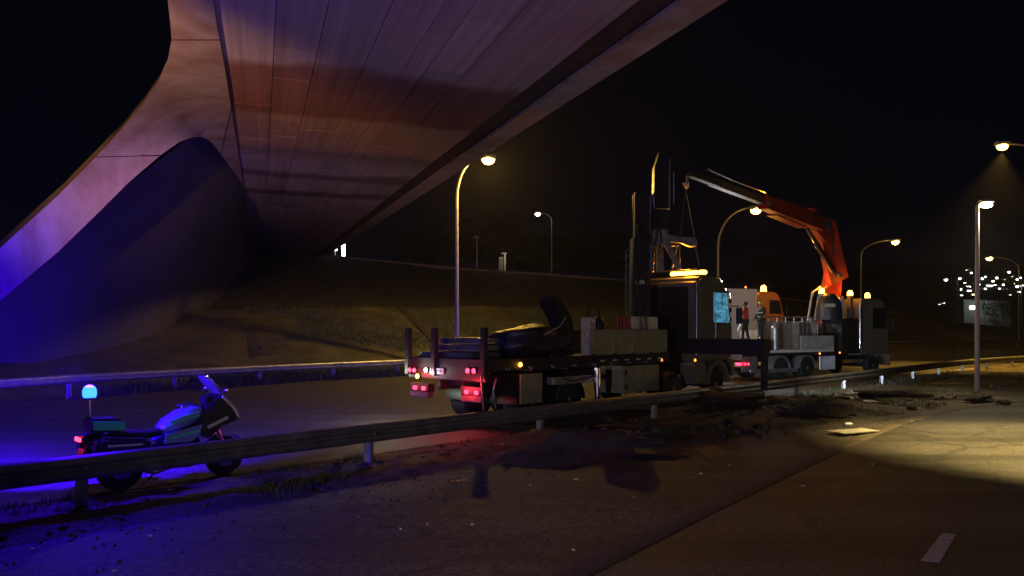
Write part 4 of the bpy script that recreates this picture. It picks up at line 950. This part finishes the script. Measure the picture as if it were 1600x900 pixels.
    for s in (-1, 1):
        b = MB(); b.ball(S(.10, s * .035, 1.69), (.012, .014, .010), 8, 6); b.build('eye', M['white'], root)
        b = MB(); b.ball(S(.015, s * .098, 1.66), (.025, .012, .035), 8, 6); b.build('ear', M['skin'], root)
    b = MB(); b.ball(S(.108, 0, 1.61), (.012, .03, .008), 8, 6); b.build('mouth', M['rope'], root)
    b = MB()
    if hatm is M['helmet']:
        b.lathe([(.135, 1.72), (.128, 1.73), (.122, 1.78), (.1, 1.83), (.05, 1.86), (.01, 1.865)], (.015, 0, 0), 'z', 18); b.box((.14, 0, 1.725), (.09, .16, .012)); b.build('hard_hat', hatm, root, bev=.003)
    else:
        b.ball((-.005, 0, 1.735), (.115, .108, .09), 14, 8); b.build('hair', hatm, root)
    if tape:
        for z, r in ((1.30, .215), (1.12, .19)):
            b = MB(); b.lathe([(r, z - .03), (r + .006, z), (r, z + .03)], (0, 0, 0), 'z', 20); b.v = [Vector((v.x * .88, v.y, v.z)) for v in b.v]; b.build('reflective_band', M['reflect'], ja)
    return root
pz = 1.381 + .45
def on2(x, y, z): return ROOTM[T2.name] @ Vector((x, y, z))
person('worker in bright red jacket and dark trousers standing on the truck bed', on2(1.38, -.2, pz), R(150), M['jacket_red'], M['trouser'], M['hair'], 1.03, (.30, .16, 1.12), (.24, -.2, 1.0))
person('worker in dark jacket with reflective bands and yellow helmet beside orange cab', on2(1.85, -.72, pz), R(200), M['jacket_dark'], M['trouser'], M['helmet'], 1.06, (.20, .2, 1.0), (.22, -.16, .98), tape=True)

# ------------------------------------------------------------------ police motorcycle
rear = Vector((-5.57, 10.5, 0)); front = Vector((-4.52, 11.6, 0)); md = (front - rear).normalized()
BK = thing('motorcycle', 'police touring motorcycle with glowing blue beacon parked behind the rail', 'motorcycle', rear, math.atan2(md.y, md.x))
WB = (front - rear).length
def bwheel(x, r, w):
    b = MB(); b.lathe([(r * .76, -w * .4), (r * .86, -w / 2), (r * .95, -w * .42), (r, -w * .15), (r, w * .15), (r * .95, w * .42), (r * .86, w / 2), (r * .76, w * .4)], (x, 0, r), 'y', 32); wo = b.build('wheel', M['rubber'], BK)
    b = MB(); b.lathe([(r * .77, -w * .35), (r * .70, -w * .3), (r * .70, w * .3), (r * .77, w * .35)], (x, 0, r), 'y', 32)
    b.cyl((x, -.07, r), (x, .07, r), .05)
    for i in range(5):
        a = 2 * math.pi * i / 5 + .3
        for da in (-.1, .1): b.bar((x + .04 * math.cos(a + da), 0, r + .04 * math.sin(a + da)), (x + r * .72 * math.cos(a + da * 1.6), 0, r + r * .72 * math.sin(a + da * 1.6)), .03, .022)
    b.build('rim', M['rim'], wo)
    for s in (-1, 1):
        b = MB(); b.lathe([(.09, s * .075), (.155, s * .075), (.155, s * .081), (.09, s * .081)], (x, 0, r), 'y', 24); b.build('brake_disc', M['chrome'], wo)
bwheel(0, .315, .18); bwheel(WB, .305, .12)
b = MB()
for s in (-1, 1): b.tube([(WB, s * .10, .30), (WB - .17, s * .10, .82), (WB - .25, s * .09, 1.05)], [.035, .03, .028], 10)
b.build('fork', M['chrome'], BK)
b = MB(); n = 8; L = [[(WB + .345 * math.cos(R(20) + R(130) * i / n), y, .305 + .345 * math.sin(R(20) + R(130) * i / n)) for i in range(n + 1)] for y in (-.075, 0, .075)]; b.grid(L); b.build('front_mudguard', M['bike_dark'], BK)
b = MB(); b.tube([(0, -.11, .315), (.35, -.12, .40), (.52, -.1, .45)], .04, 8); b.tube([(0, .11, .315), (.35, .12, .40), (.52, .1, .45)], .04, 8); b.build('swingarm', M['dark'], BK)
b = MB(); b.prism([(.45, .25), (1.0, .22), (1.12, .42), (1.05, .70), (.8, .76), (.5, .62)], 'y', -.2, .2); b.build('engine', M['dark'], BK, bev=.05)
for s in (-1, 1):
    b = MB(); b.cyl((.78, s * .18, .42), (.8, s * .36, .42), .09, .075, 14); b.build('cylinder_head', M['steel'], BK)
b = MB(); b.tube([(.8, -.16, .3), (.4, -.2, .22), (.05, -.24, .36), (-.3, -.25, .44)], [.03, .035, .05, .06], 10); b.build('exhaust', M['chrome'], BK)
# tank: lofted
def loft(secs, n=16):
    b = MB(); rows = []
    for x, z, ry, rz_, pw in secs:
        row = []
        for k in range(n + 1):
            a = 2 * math.pi * k / n; c, s_ = math.cos(a), math.sin(a)
            row.append((x, ry * math.copysign(abs(c) ** pw, c), z + rz_ * math.copysign(abs(s_) ** pw, s_)))
        rows.append(row)
    b.grid(rows); m0 = len(b.v); 
    for rw, rev in ((rows[0], 1), (rows[-1], 0)):
        b.add(rw[:-1], [tuple(range(n))])
    return b
tk = loft([(.52, .82, .10, .05, .8), (.6, .86, .17, .10, .8), (.78, .92, .21, .15, .8), (.98, .98, .21, .15, .8), (1.12, 1.02, .15, .09, .8)]).build('tank', M['bike_blue'], BK, ang=60)
for zz, c in ((1.015, M['green']), (.965, M['green'])):
    for s in (-1, 1):
        b = MB(); b.tube([(.62, s * .175, zz - .09), (.76, s * .208, zz - .035), (.92, s * .215, zz + .005), (1.05, s * .19, zz + .02)], .013, 6); b.build('stripe', c, tk)
b = MB(); b.cyl((.88, 0, 1.11), (.88, 0, 1.135), .05); b.build('fuel_cap', M['chrome'], tk)
loft([(-.12, .80, .13, .05, .7), (.1, .79, .16, .06, .7), (.35, .76, .15, .06, .7), (.56, .78, .11, .06, .7)]).build('seat', M['bike_dark'], BK, ang=60)
for s in (-1, 1):
    b = MB(); b.prism([(-.42, .48), (.22, .46), (.30, .56), (.26, .74), (-.36, .82), (-.45, .74)], 'y', s * .2, s * .44); pn = b.build('pannier', M['bike_dark'], BK, bev=.04)
    b = MB(); b.bar((-.3, s * .445, .70), (.15, s * .445, .68), .012, .03); b.build('reflector_strip', M['reflect'], pn)
for s_ in (-1, 1):
    b = MB(); b.prism([(.52, .62), (.9, .60), (1.08, .72), (1.1, .86), (.8, .80), (.55, .76)], 'y', s_ * .205, s_ * .225); sp_ = b.build('side_panel', M['bike_blue'], BK, bev=.008)
    b = MB(); b.bar((.6, s_ * .228, .69), (1.04, s_ * .228, .76), .006, .035); b.build('stripe', M['green'], sp_)
    b = MB(); b.bar((1.16, s_ * .235, .80), (1.5, s_ * .175, .92), .012, .05); b.build('fairing_stripe', M['reflect'], BK)
b = MB(); b.prism([(-.42, .85), (-.02, .85), (-.02, 1.0), (-.1, 1.04), (-.42, 1.06)], 'y', -.21, .21); tbx = b.build('top_box', M['bike_dark'], BK, bev=.03)
for s in (-1, 1):
    b = MB(); b.prism([(-.41, .90), (-.01, .87), (-.01, .99), (-.41, 1.03)], 'y', s * .212, s * .222); b.build('green_panel', M['green'], tbx, label='bright green reflective panel on the rear box')
b = MB(); b.b2(-.52, -.42, -.12, .12, .73, .82); tlh = b.build('tail_housing', M['bike_dark'], BK, bev=.02)
b = MB(); b.b2(-.55, -.52, -.10, .10, .745, .805); b.build('tail_light', E_RED, tlh, bev=.01)
b = MB(); b.prism([(-.42, .72), (-.36, .72), (-.50, .30), (-.55, .30)], 'y', -.09, .09); b.build('rear_mudguard', M['bike_dark'], BK)
b = MB(); b.prism([(-.49, .64), (-.475, .64), (-.545, .44), (-.56, .44)], 'y', -.12, .12); b.build('number_plate', M['signal_white'], BK)
# fairing and screen
b = MB()
fr = [(1.02, .70), (1.2, .62), (1.42, .78), (1.70, .86), (1.73, .90), (1.62, 1.08), (1.45, 1.25), (1.34, 1.30), (1.25, 1.12), (1.08, .98)]
def tapered(prof, hw0, hw1, x0, x1):
    a = []; c = []
    for x, z in prof:
        w = hw0 + (hw1 - hw0) * max(0, min(1, (x - x0) / (x1 - x0))); a.append((x, -w, z)); c.append((x, w, z))
    n = len(prof); b = MB(); b.add(a + c, [tuple(range(n)), tuple(range(2 * n - 1, n - 1, -1))] + [((i + 1) % n, i, n + i, n + (i + 1) % n) for i in range(n)]); return b
tapered(fr, .24, .10, 1.05, 1.7).build('fairing', M['bike_dark'], BK, bev=.025)
b = MB(); b.tube([(1.40, -.205, 1.25), (1.52, -.17, 1.16), (1.63, -.14, 1.04), (1.71, -.11, .90)], [.018, .025, .025, .015], 8); b.build('fairing_trim', M['white'], BK)
b = MB(); L = []
for x, z, w in ((1.42, 1.26, .2), (1.33, 1.38, .21), (1.22, 1.50, .19), (1.16, 1.56, .12)):
    L.append([(x + .10 * (1 - (y / w) ** 2), y, z) for y in (-w, -w * .6, 0, w * .6, w)])
b.grid(L); b.grid([[(p[0] + .006, p[1], p[2] + .002) for p in r] for r in L])
wsm = mat('windscreen', (.5, .55, .7), .1, 0, tr=.85); b.build('windscreen', wsm, BK, fixn=False)
b = MB()
for s in (-1, 1): b.tube([(1.42, s * .2, 1.26), (1.33, s * .21, 1.38), (1.22, s * .19, 1.50), (1.16, s * .12, 1.56), (1.26, 0, 1.57)], .008, 6)
b.build('screen_edge', M['chrome'], BK)
b = MB(); b.ball((1.66, 0, .97), (.06, .11, .08), 12, 8); b.build('headlight', M['chrome'], BK)
b = MB(); b.tube([(1.05, -.42, 1.10), (1.14, -.3, 1.12), (1.2, -.12, 1.08), (1.2, .12, 1.08), (1.14, .3, 1.12), (1.05, .42, 1.10)], .016, 8); hbz = b.build('handlebar', M['black'], BK)
for s in (-1, 1):
    b = MB(); b.cyl((1.06, s * .42, 1.10), (1.02, s * .52, 1.09), .02); b.build('grip', M['rubber'], hbz)
    b = MB(); b.ball((1.36, s * .36, 1.36), (.03, .08, .05), 12, 8); mi = b.build('mirror', M['chrome'], BK)
    b = MB(); b.tube([(1.3, s * .2, 1.2), (1.36, s * .3, 1.33)], .01, 6); b.build('mirror_stem', M['black'], mi)
    b = MB(); b.ball((1.5, s * .19, 1.14), .022, 8, 6); b.build('indicator', M['orange'], BK)
b = MB(); b.b2(1.18, 1.3, -.12, .12, 1.14, 1.26); b.build('instrument_panel', M['bike_dark'], BK, bev=.02)
b = MB(); b.cyl((.62, .16, .26), (.52, .36, .02), .014); b.build('side_stand', M['steel'], BK)
b = MB(); b.cyl((-.36, .10, 1.04), (-.36, .10, 1.30), .016); bm_ = b.build('beacon_mast', M['chrome'], BK)
b = MB(); b.lathe([(.06, 1.30), (.06, 1.33)], (-.36, .10, 0), 'z', 16); b.build('beacon_base', M['black'], bm_)
b = MB(); b.lathe([(.078, 1.33), (.088, 1.37), (.088, 1.43), (.066, 1.48), (.03, 1.50), (.01, 1.505)], (-.36, .10, 0), 'z', 18); b.build('blue_beacon', E_BLUE, bm_)
bpos = ROOTM[BK.name] @ Vector((-.36, .10, 1.56))
light('blue_beacon_light', bpos, 480, BLUE, .09)
light('blue_beacon_beam', bpos, 26000, BLUE, .09, spot=76, aim=bpos + Vector((-.9, .45, .02)), blend=.8)
light('blue_beacon_low', bpos, 9500, BLUE, .09, spot=116, aim=bpos + Vector((-.42, .8, -.40)), blend=.6)

# red and white spill of the crane truck's lamps on the road, plus an added white light beside it
light('tail_light_glow', ROOTM[T1.name] @ Vector((-.35, -.9, 1.0)), 60, (1, .03, .05), .08)
light('tail_light_glow', ROOTM[T1.name] @ Vector((-.35, 1.0, 1.2)), 22, (1, .10, .04), .08)
light('rear_white_light', ROOTM[T1.name] @ Vector((-.3, .55, 1.25)), 9, (.8, .9, 1), .05)
light('rear_white_light', ROOTM[T1.name] @ Vector((-.25, 2.0, 1.25)), 55, (.85, 1, .75), .05)  # added beside the truck with no lamp there, brightens grass and far rail

# ------------------------------------------------------------------ litter and rubble on the verge
def gp(px, py, z=0): return G(px, py, z)
def crumple(name, label, cat, px, py, size, m, seed, flat=.6):
    p = gp(px, py); z = vz(p.x, p.y) - .02
    o = lump(name, (0, 0, size[2] * flat), size, m, seed, .55, 2.2, 20, 12, zmin=0); o.location = (p.x, p.y, z); return tag(o, label, cat)
crumple('plastic_bag', 'crumpled white plastic bag lying below the near rail', 'bag', 1322, 626, (.36, .26, .2), M['plastic'], 5)
crumple('cloth_rag', 'small white rag beside the crumpled plastic bag', 'rag', 1357, 631, (.28, .1, .05), M['plastic'], 9)
crumple('debris_heap', 'dark rubble heap at the foot of the slim lamp post', 'debris', 1530, 629, (.42, .35, .16), M['soil'], 12)
crumple('debris_heap', 'long dark heap behind the white plastic bag', 'debris', 1385, 622, (1.3, .3, .14), M['soil'], 14)
crumple('debris_heap', 'dark cloth heap on the verge left of the white board', 'debris', 1290, 656, (.75, .28, .22), M['soil'], 17)
crumple('debris_heap', 'flat dark heap at the left end of the cloth heap', 'debris', 1245, 654, (.5, .25, .10), M['soil'], 19)
crumple('debris_heap', 'black soil heap below the rail beside the outrigger leg', 'debris', 1130, 646, (1.2, .5, .22), M['soil'], 21)
crumple('debris_heap', 'dark clod in the grass near the middle of the verge', 'debris', 1015, 707, (.5, .25, .09), M['soil'], 23)
crumple('stone', 'small dark stone on the verge right of the lamp post', 'stone', 1568, 633, (.2, .15, .08), M['soil'], 25)
def flat_piece(name, label, cat, px, py, L, w, th, rz, m, tilt=0):
    p = gp(px, py); b = MB(); n = 6
    rows = [[(L * (i / n - .5), w * (j / 3 - .5), th + .015 * noise.noise(Vector((i * .7, j * .9, px * .1)))) for i in range(n + 1)] for j in range(4)]
    b.grid(rows); b.grid([[(x, y, z - th * .7) for x, y, z in r] for r in reversed(rows)])
    o = b.build(name, m, ang=60); o.location = (p.x, p.y, vz(p.x, p.y) + .005); o.rotation_euler = (tilt, 0, rz); return tag(o, label, cat)
flat_piece('white_board', 'torn white board lying on the verge near the lit road', 'board', 1333, 678, 1.1, .5, .02, R(25), M['white_dirty'])
flat_piece('cardboard_sheet', 'pale flat cardboard left of the slim lamp post', 'cardboard', 1482, 602, 1.4, .8, .02, R(15), M['cardboard'])
flat_piece('plank', 'short brown plank in the grass below the truck', 'plank', 965, 671, 1.1, .25, .03, R(5), M['cardboard'])
flat_piece('stick', 'bright splinter of wood on the dark asphalt in front', 'stick', 717, 758, .22, .03, .015, R(20), M['orange'])
flat_piece('yellow_strip', 'bright yellow plastic strip beside the middle rail post', 'strip', 834, 681, .28, .07, .02, R(60), mat('yellow_plastic', (.8, .8, .08), .5), R(30))
can = MB(); can.lathe([(.05, 0), (.055, .01), (.055, .17), (.04, .2)], (0, 0, 0), 'x', 14); co = can.build('drink_can', M['galv']); p = gp(1318, 671); co.location = (p.x, p.y, vz(p.x, p.y) + .07); tag(co, 'small shiny can lying on the torn white board', 'can')
LIT = [(710, 757), (738, 822), (668, 822), (626, 829), (860, 806), (828, 760), (900, 751), (990, 778), (855, 846), (896, 862), (1140, 729), (1255, 761), (1280, 702), (1425, 661), (1363, 727), (340, 755), (265, 768), (205, 770), (118, 780), (235, 840), (480, 770), (535, 742), (620, 705), (785, 700), (1060, 716), (1095, 742), (50, 860), (180, 895), (760, 690), (560, 810)]
for i, (x, y) in enumerate(LIT):
    p = gp(x, y); o = lump('litter_scrap', (0, 0, .012), (random.uniform(.012, .036), random.uniform(.008, .018), .01), M['plastic'] if i % 4 else M['chrome'], 30 + i, .6, 2, 8, 6, zmin=0)
    o.location = (p.x, p.y, .008 if y > 700 else vz(p.x, p.y)); o.rotation_euler.z = random.uniform(0, 3); tag(o, 'tiny pale scrap of litter on the ground in the foreground', 'litter', 'scraps of litter on the ground')
# gravel
gv = MB()
for _ in range(1100):
    s = random.uniform(-13, 26); o = random.uniform(near_edge(s) - 1.6, .7); p = rl(s, o); r = random.uniform(.008, .03)
    q = [Vector((p.x + r * random.uniform(.6, 1.3) * math.cos(a), p.y + r * random.uniform(.6, 1.3) * math.sin(a), .0)) for a in (0, 1.57, 3.14, 4.71)]
    z = vz(p.x, p.y) - .03 if o > near_edge(s) else 0
    t = Vector((p.x, p.y, z + r * .9)); 
    for v in q: v.z = z - .01
    gv.add(q + [t], [(0, 1, 4), (1, 2, 4), (2, 3, 4), (3, 0, 4)])
gvo = struct(gv.build('gravel', M['dirt'], fixn=False, ang=20), 'stuff'); gvo['label'] = 'loose stones scattered along the verge'

cl = {True: MB(), False: MB()}
for k in range(900):
    s_ = random.uniform(-10, 32); o_ = random.uniform(near_edge(s_) - .3, .6) if k % 3 else random.uniform(-1.2, .3); p = rl(s_, o_)
    if noise.noise(Vector((p.x * .4, p.y * .4, 11))) < -.05: continue
    r = random.choice((.03, .04, .05, .07, .10, .14)) * (.45 if s_ < 5 else 1) * random.uniform(.7, 1.2); z = vz(p.x, p.y) - .02; ang = random.uniform(0, 3)
    vs = [Vector((math.cos(ang + a) * r * random.uniform(.7, 1.3) * e, math.sin(ang + a) * r * random.uniform(.7, 1.3) * e, h_ * r)) + Vector((p.x, p.y, z)) for h_, e in ((-.3, 1), (.45, .8)) for a in (0, 1.26, 2.5, 3.8, 5.0)] + [Vector((p.x, p.y, z + r * random.uniform(.6, .9)))]
    cl[k % 2 == 0].add(vs, [(i, (i + 1) % 5, 5 + (i + 1) % 5, 5 + i) for i in range(5)] + [(5 + i, 5 + (i + 1) % 5, 10) for i in range(5)])
for kk_, mm_, nn_ in ((True, M['soil'], 'soil_clods'), (False, M['concrete_dark'], 'rubble')):
    oo = struct(cl[kk_].build(nn_, mm_, fixn=False, ang=25), 'stuff'); oo['label'] = 'loose ' + nn_.replace('_', ' ') + ' strewn along the near verge'
pts = []
for _ in range(52000):
    px_ = random.uniform(380, 1000); f_ = random.uniform(0, 1); p = bank_z(px_, f_, 0)
    if noise.noise(Vector((p.x * .3, p.y * .3, 8))) < -.28: continue
    pts.append(p + Vector((0, 0, -.05)))
g3 = blades('bank_grass', pts, .06, .2, .03); g3['label'] = 'tufts of grass on the lower embankment'
# ------------------------------------------------------------------ things on the bank top and beyond
kp = P(783, 425, 104)
kk = thing('roadside_cabinet', 'small pale cabinet standing on top of the grass bank', 'cabinet', kp)
b = WM(kk); b.box(P(783, 413, 104), (.6, .5, 2.0)); b.build('body', M['white_dirty'], kk, bev=.03)
b = WM(kk); b.box(P(783, 414, 103.72), (.5, .03, 1.6)); b.build('door', M['galv_old'], kk)
sp = thing('sign_post', 'pale thin post with flat cap beside the bank-top cabinet', 'post', P(789, 428, 103))
b = WM(sp); b.cyl(P(789, 429, 103), P(789, 397, 103), .13, .13, 10); b.build('post', M['white'], sp)
b = WM(sp); b.box(P(788, 396, 103), (.7, .4, .1)); b.build('cap', M['white'], sp)
light('sign_lamp', P(789, 396, 101), 60, WARM, .1)
t = thing('lit_sign', 'bright white upright sign at the far end of the bridge', 'sign', P(537, 403, 108))
b = WM(t); b.box(P(536.5, 392, 108), (.45, .25, 1.9)); b.build('panel', E_WHITE, t, bev=.05)
b = WM(t); b.box(P(536.5, 402, 108), (.9, .4, .3)); b.build('base', M['white_dirty'], t)
t = thing('bridge_end_lamp', 'tiny white lamp next to the lit sign under the bridge end', 'lamp', P(524, 402, 108))
b = WM(t); b.cyl(P(524, 402, 108), P(524, 391, 108), .06, n=8); b.build('post', M['pole_paint'], t)
b = WM(t); b.ball(P(524, 390, 108), (.3, .2, .16)); b.build('lens', E_WHITE, t)

def tree(label, base, h, w, n, seed):
    rnd = random.Random(seed); root = thing('tree', label, 'tree', base, 0, 'dark trees beyond the bank')
    b = MB(); b.tube([(0, 0, -.5), (.1, 0, h * .25), (.0, .1, h * .55)], [h * .03, h * .022, h * .01], 8)
    for k in range(6):
        a = rnd.uniform(0, 6.28); b.tube([(0, 0, h * rnd.uniform(.22, .5)), (math.cos(a) * w * .25, math.sin(a) * w * .25, h * rnd.uniform(.5, .7)), (math.cos(a) * w * .4, math.sin(a) * w * .4, h * rnd.uniform(.6, .85))], [h * .011, h * .007, h * .003], 5)
    b.build('trunk', M['bark'], root)
    cl = [(rnd.gauss(0, .22) * w, rnd.gauss(0, .22) * w, h * rnd.uniform(.38, .92), rnd.uniform(.12, .24) * w) for _ in range(22)]
    vs = []; fs = []
    for _ in range(n):
        cx, cy, cz, cr = rnd.choice(cl); d = Vector((rnd.gauss(0, 1), rnd.gauss(0, 1), rnd.gauss(0, .8))).normalized() * cr * rnd.uniform(.55, 1.1); c = Vector((cx, cy, cz)) + d
        a = Vector((rnd.gauss(0, 1), rnd.gauss(0, 1), rnd.gauss(0, 1))).normalized(); e = a.orthogonal().normalized(); s_ = rnd.uniform(.16, .36); k = len(vs)
        vs += [c + a * s_, c + e * s_ * .6, c - a * s_, c - e * s_ * .6]; fs.append((k, k + 1, k + 2, k + 3))
    b = MB(); b.v = vs; b.f = fs; b.build('crown', M['leaf'], root, fixn=False)
TREES = [(655, 418, 128, 6.5, 7, 'small round dark tree at left of the bank top'), (735, 425, 124, 9, 9, 'broad dark tree behind the bare pole'), (772, 428, 130, 11, 10, 'tall dark tree behind the bank-top cabinet'), (808, 432, 126, 8, 9, 'dark tree just right of the bank-top cabinet'),
         (890, 436, 128, 8, 10, 'wide dark tree right of the faint bank-top lamp'), (940, 440, 132, 9, 9, 'dark tree behind the hooked load'), (1200, 470, 150, 10, 12, 'dark tree behind the orange truck'), (1440, 505, 230, 13, 17, 'dark tree left of the pale distant building'), (1585, 512, 240, 11, 15, 'dark tree at the right end of pale building')]
for i, (x, y, Y, h, w, lb_) in enumerate(TREES):
    p = P(x, y + 6, Y); p.z = max(p.z, 0); tree(lb_, p, h, w, 2600, i + 40)
# hill with a lit suburb at the far right
hr = []
for j in range(9):
    row = []
    for i in range(25):
        x = 60 + i * 22; y = 330 + j * 40; hh = 62 * (j / 8) ** 1.2 * (.35 + .65 * min(1, max(0, (x - 140) / 180)))
        row.append((x, y, hh + 3 * noise.noise(Vector((x * .02, y * .02, 0))) - 1))
    hr.append(row)
b = MB(); b.grid(hr); hill = b.build('hill', M['night_hill'], fixn=False, ang=180)
if hill.data.polygons[0].normal.z < 0: hill.data.flip_normals()
struct(hill)
def hill_at(px, py):
    for k in range(400):
        Y = 330 + k * .8; p = P(px, py, Y); j = (Y - 330) / 40; x = p.x
        hh = 62 * (max(0, j) / 8) ** 1.2 * (.35 + .65 * min(1, max(0, (x - 140) / 180))) - 1
        if hh >= p.z: return p
    return P(px, py, 640)
wb = P(1543, 492, 250); bl = thing('pale_building', 'long pale flat-roofed building below the lit hillside', 'building', Vector((wb.x, 250, 0)))
b = WM(bl); c = P(1543, 481, 250); b.box(Vector((c.x, 254, c.z / 2 + 1.2)), (16, 8, c.z + 2.4)); b.build('wall', M['wall_plaster'], bl)
b = WM(bl); b.box(Vector((c.x, 254, c.z + 2.6)), (16.8, 8.8, .4)); b.build('roof', M['galv_old'], bl)
for dx, lit in ((-5.4, 1), (-4, 1), (-1, 0), (2, 0), (5, 0)):
    b = WM(bl); b.box(Vector((c.x + dx, 249.95, c.z + .1)), (1.1, .1, 1.1)); wn_ = b.build('window', E_CITY if lit else M['glass'], bl)
light('building_lamp', (c.x - 4, 244, c.z + 1.5), 300, (.8, .95, 1), .2)
HL = [(1513, 423, 9), (1518, 427, 4), (1500, 436, 5), (1508, 443, 5), (1512, 449, 14), (1507, 453, 16), (1515, 455, 9), (1503, 463, 5), (1521, 462, 5), (1469, 477, 6), (1475, 475, 4), (1535, 436, 4), (1540, 433, 3), (1552, 440, 5), (1558, 435, 4), (1546, 447, 14), (1555, 447, 8), (1577, 426, 5), (1572, 438, 5), (1583, 434, 5), (1590, 438, 6), (1580, 442, 4), (1594, 435, 6), (1587, 445, 5), (1598, 447, 8), (1575, 454, 4), (1584, 455, 3), (1593, 457, 6), (1578, 459, 5), (1579, 463, 3), (1532, 445, 4), (1562, 452, 3), (1568, 446, 4), (1526, 418, 3), (1540, 452, 3), (1605, 441, 6)]
for i, (x, y, s_) in enumerate(HL):
    p = hill_at(x, y); sc = p.y / F
    t = thing('hillside_house', 'tiny lit house among the lights on the distant hillside', 'house', Vector((p.x, p.y, p.z - 2.5)), 0, 'lit houses on the hillside')
    w = max(1.3, s_ * sc * .7)
    b = MB(); b.b2(-w / 2 - .8, w / 2 + .8, 0.3, 6, 0, 4); b.build('wall', M['wall_plaster'], t)
    b = MB(); b.prism([(-w / 2 - 1.2, 4), (w / 2 + 1.2, 4), (0, 5.6)], 'y', 0, 6.4); b.build('roof', M['roof_tile'], t)
    b = MB(); b.b2(-w / 2, w / 2, .15, .29, 2.2, 3.1 + .3 * (i % 3) * .6); b.build('window', E_CITYW if i % 5 == 3 else E_CITY, t)

# ------------------------------------------------------------------ haze put in for small halos around the lamps
hz = MB(); hz.b2(-910, 910, -205, 1510, -1.2, 90); ho = hz.build('added_haze', None); struct(ho, 'stuff')
vm = bpy.data.materials.new('added_haze'); vm.use_nodes = True; t = vm.node_tree; t.nodes.remove(t.nodes['Principled BSDF'])
pv = t.nodes.new('ShaderNodeVolumePrincipled'); pv.inputs['Density'].default_value = .0003; pv.inputs['Color'].default_value = (.9, .92, 1, 1); pv.inputs['Anisotropy'].default_value = .5
t.links.new(pv.outputs[0], t.nodes['Material Output'].inputs['Volume']); ho.data.materials.append(vm)
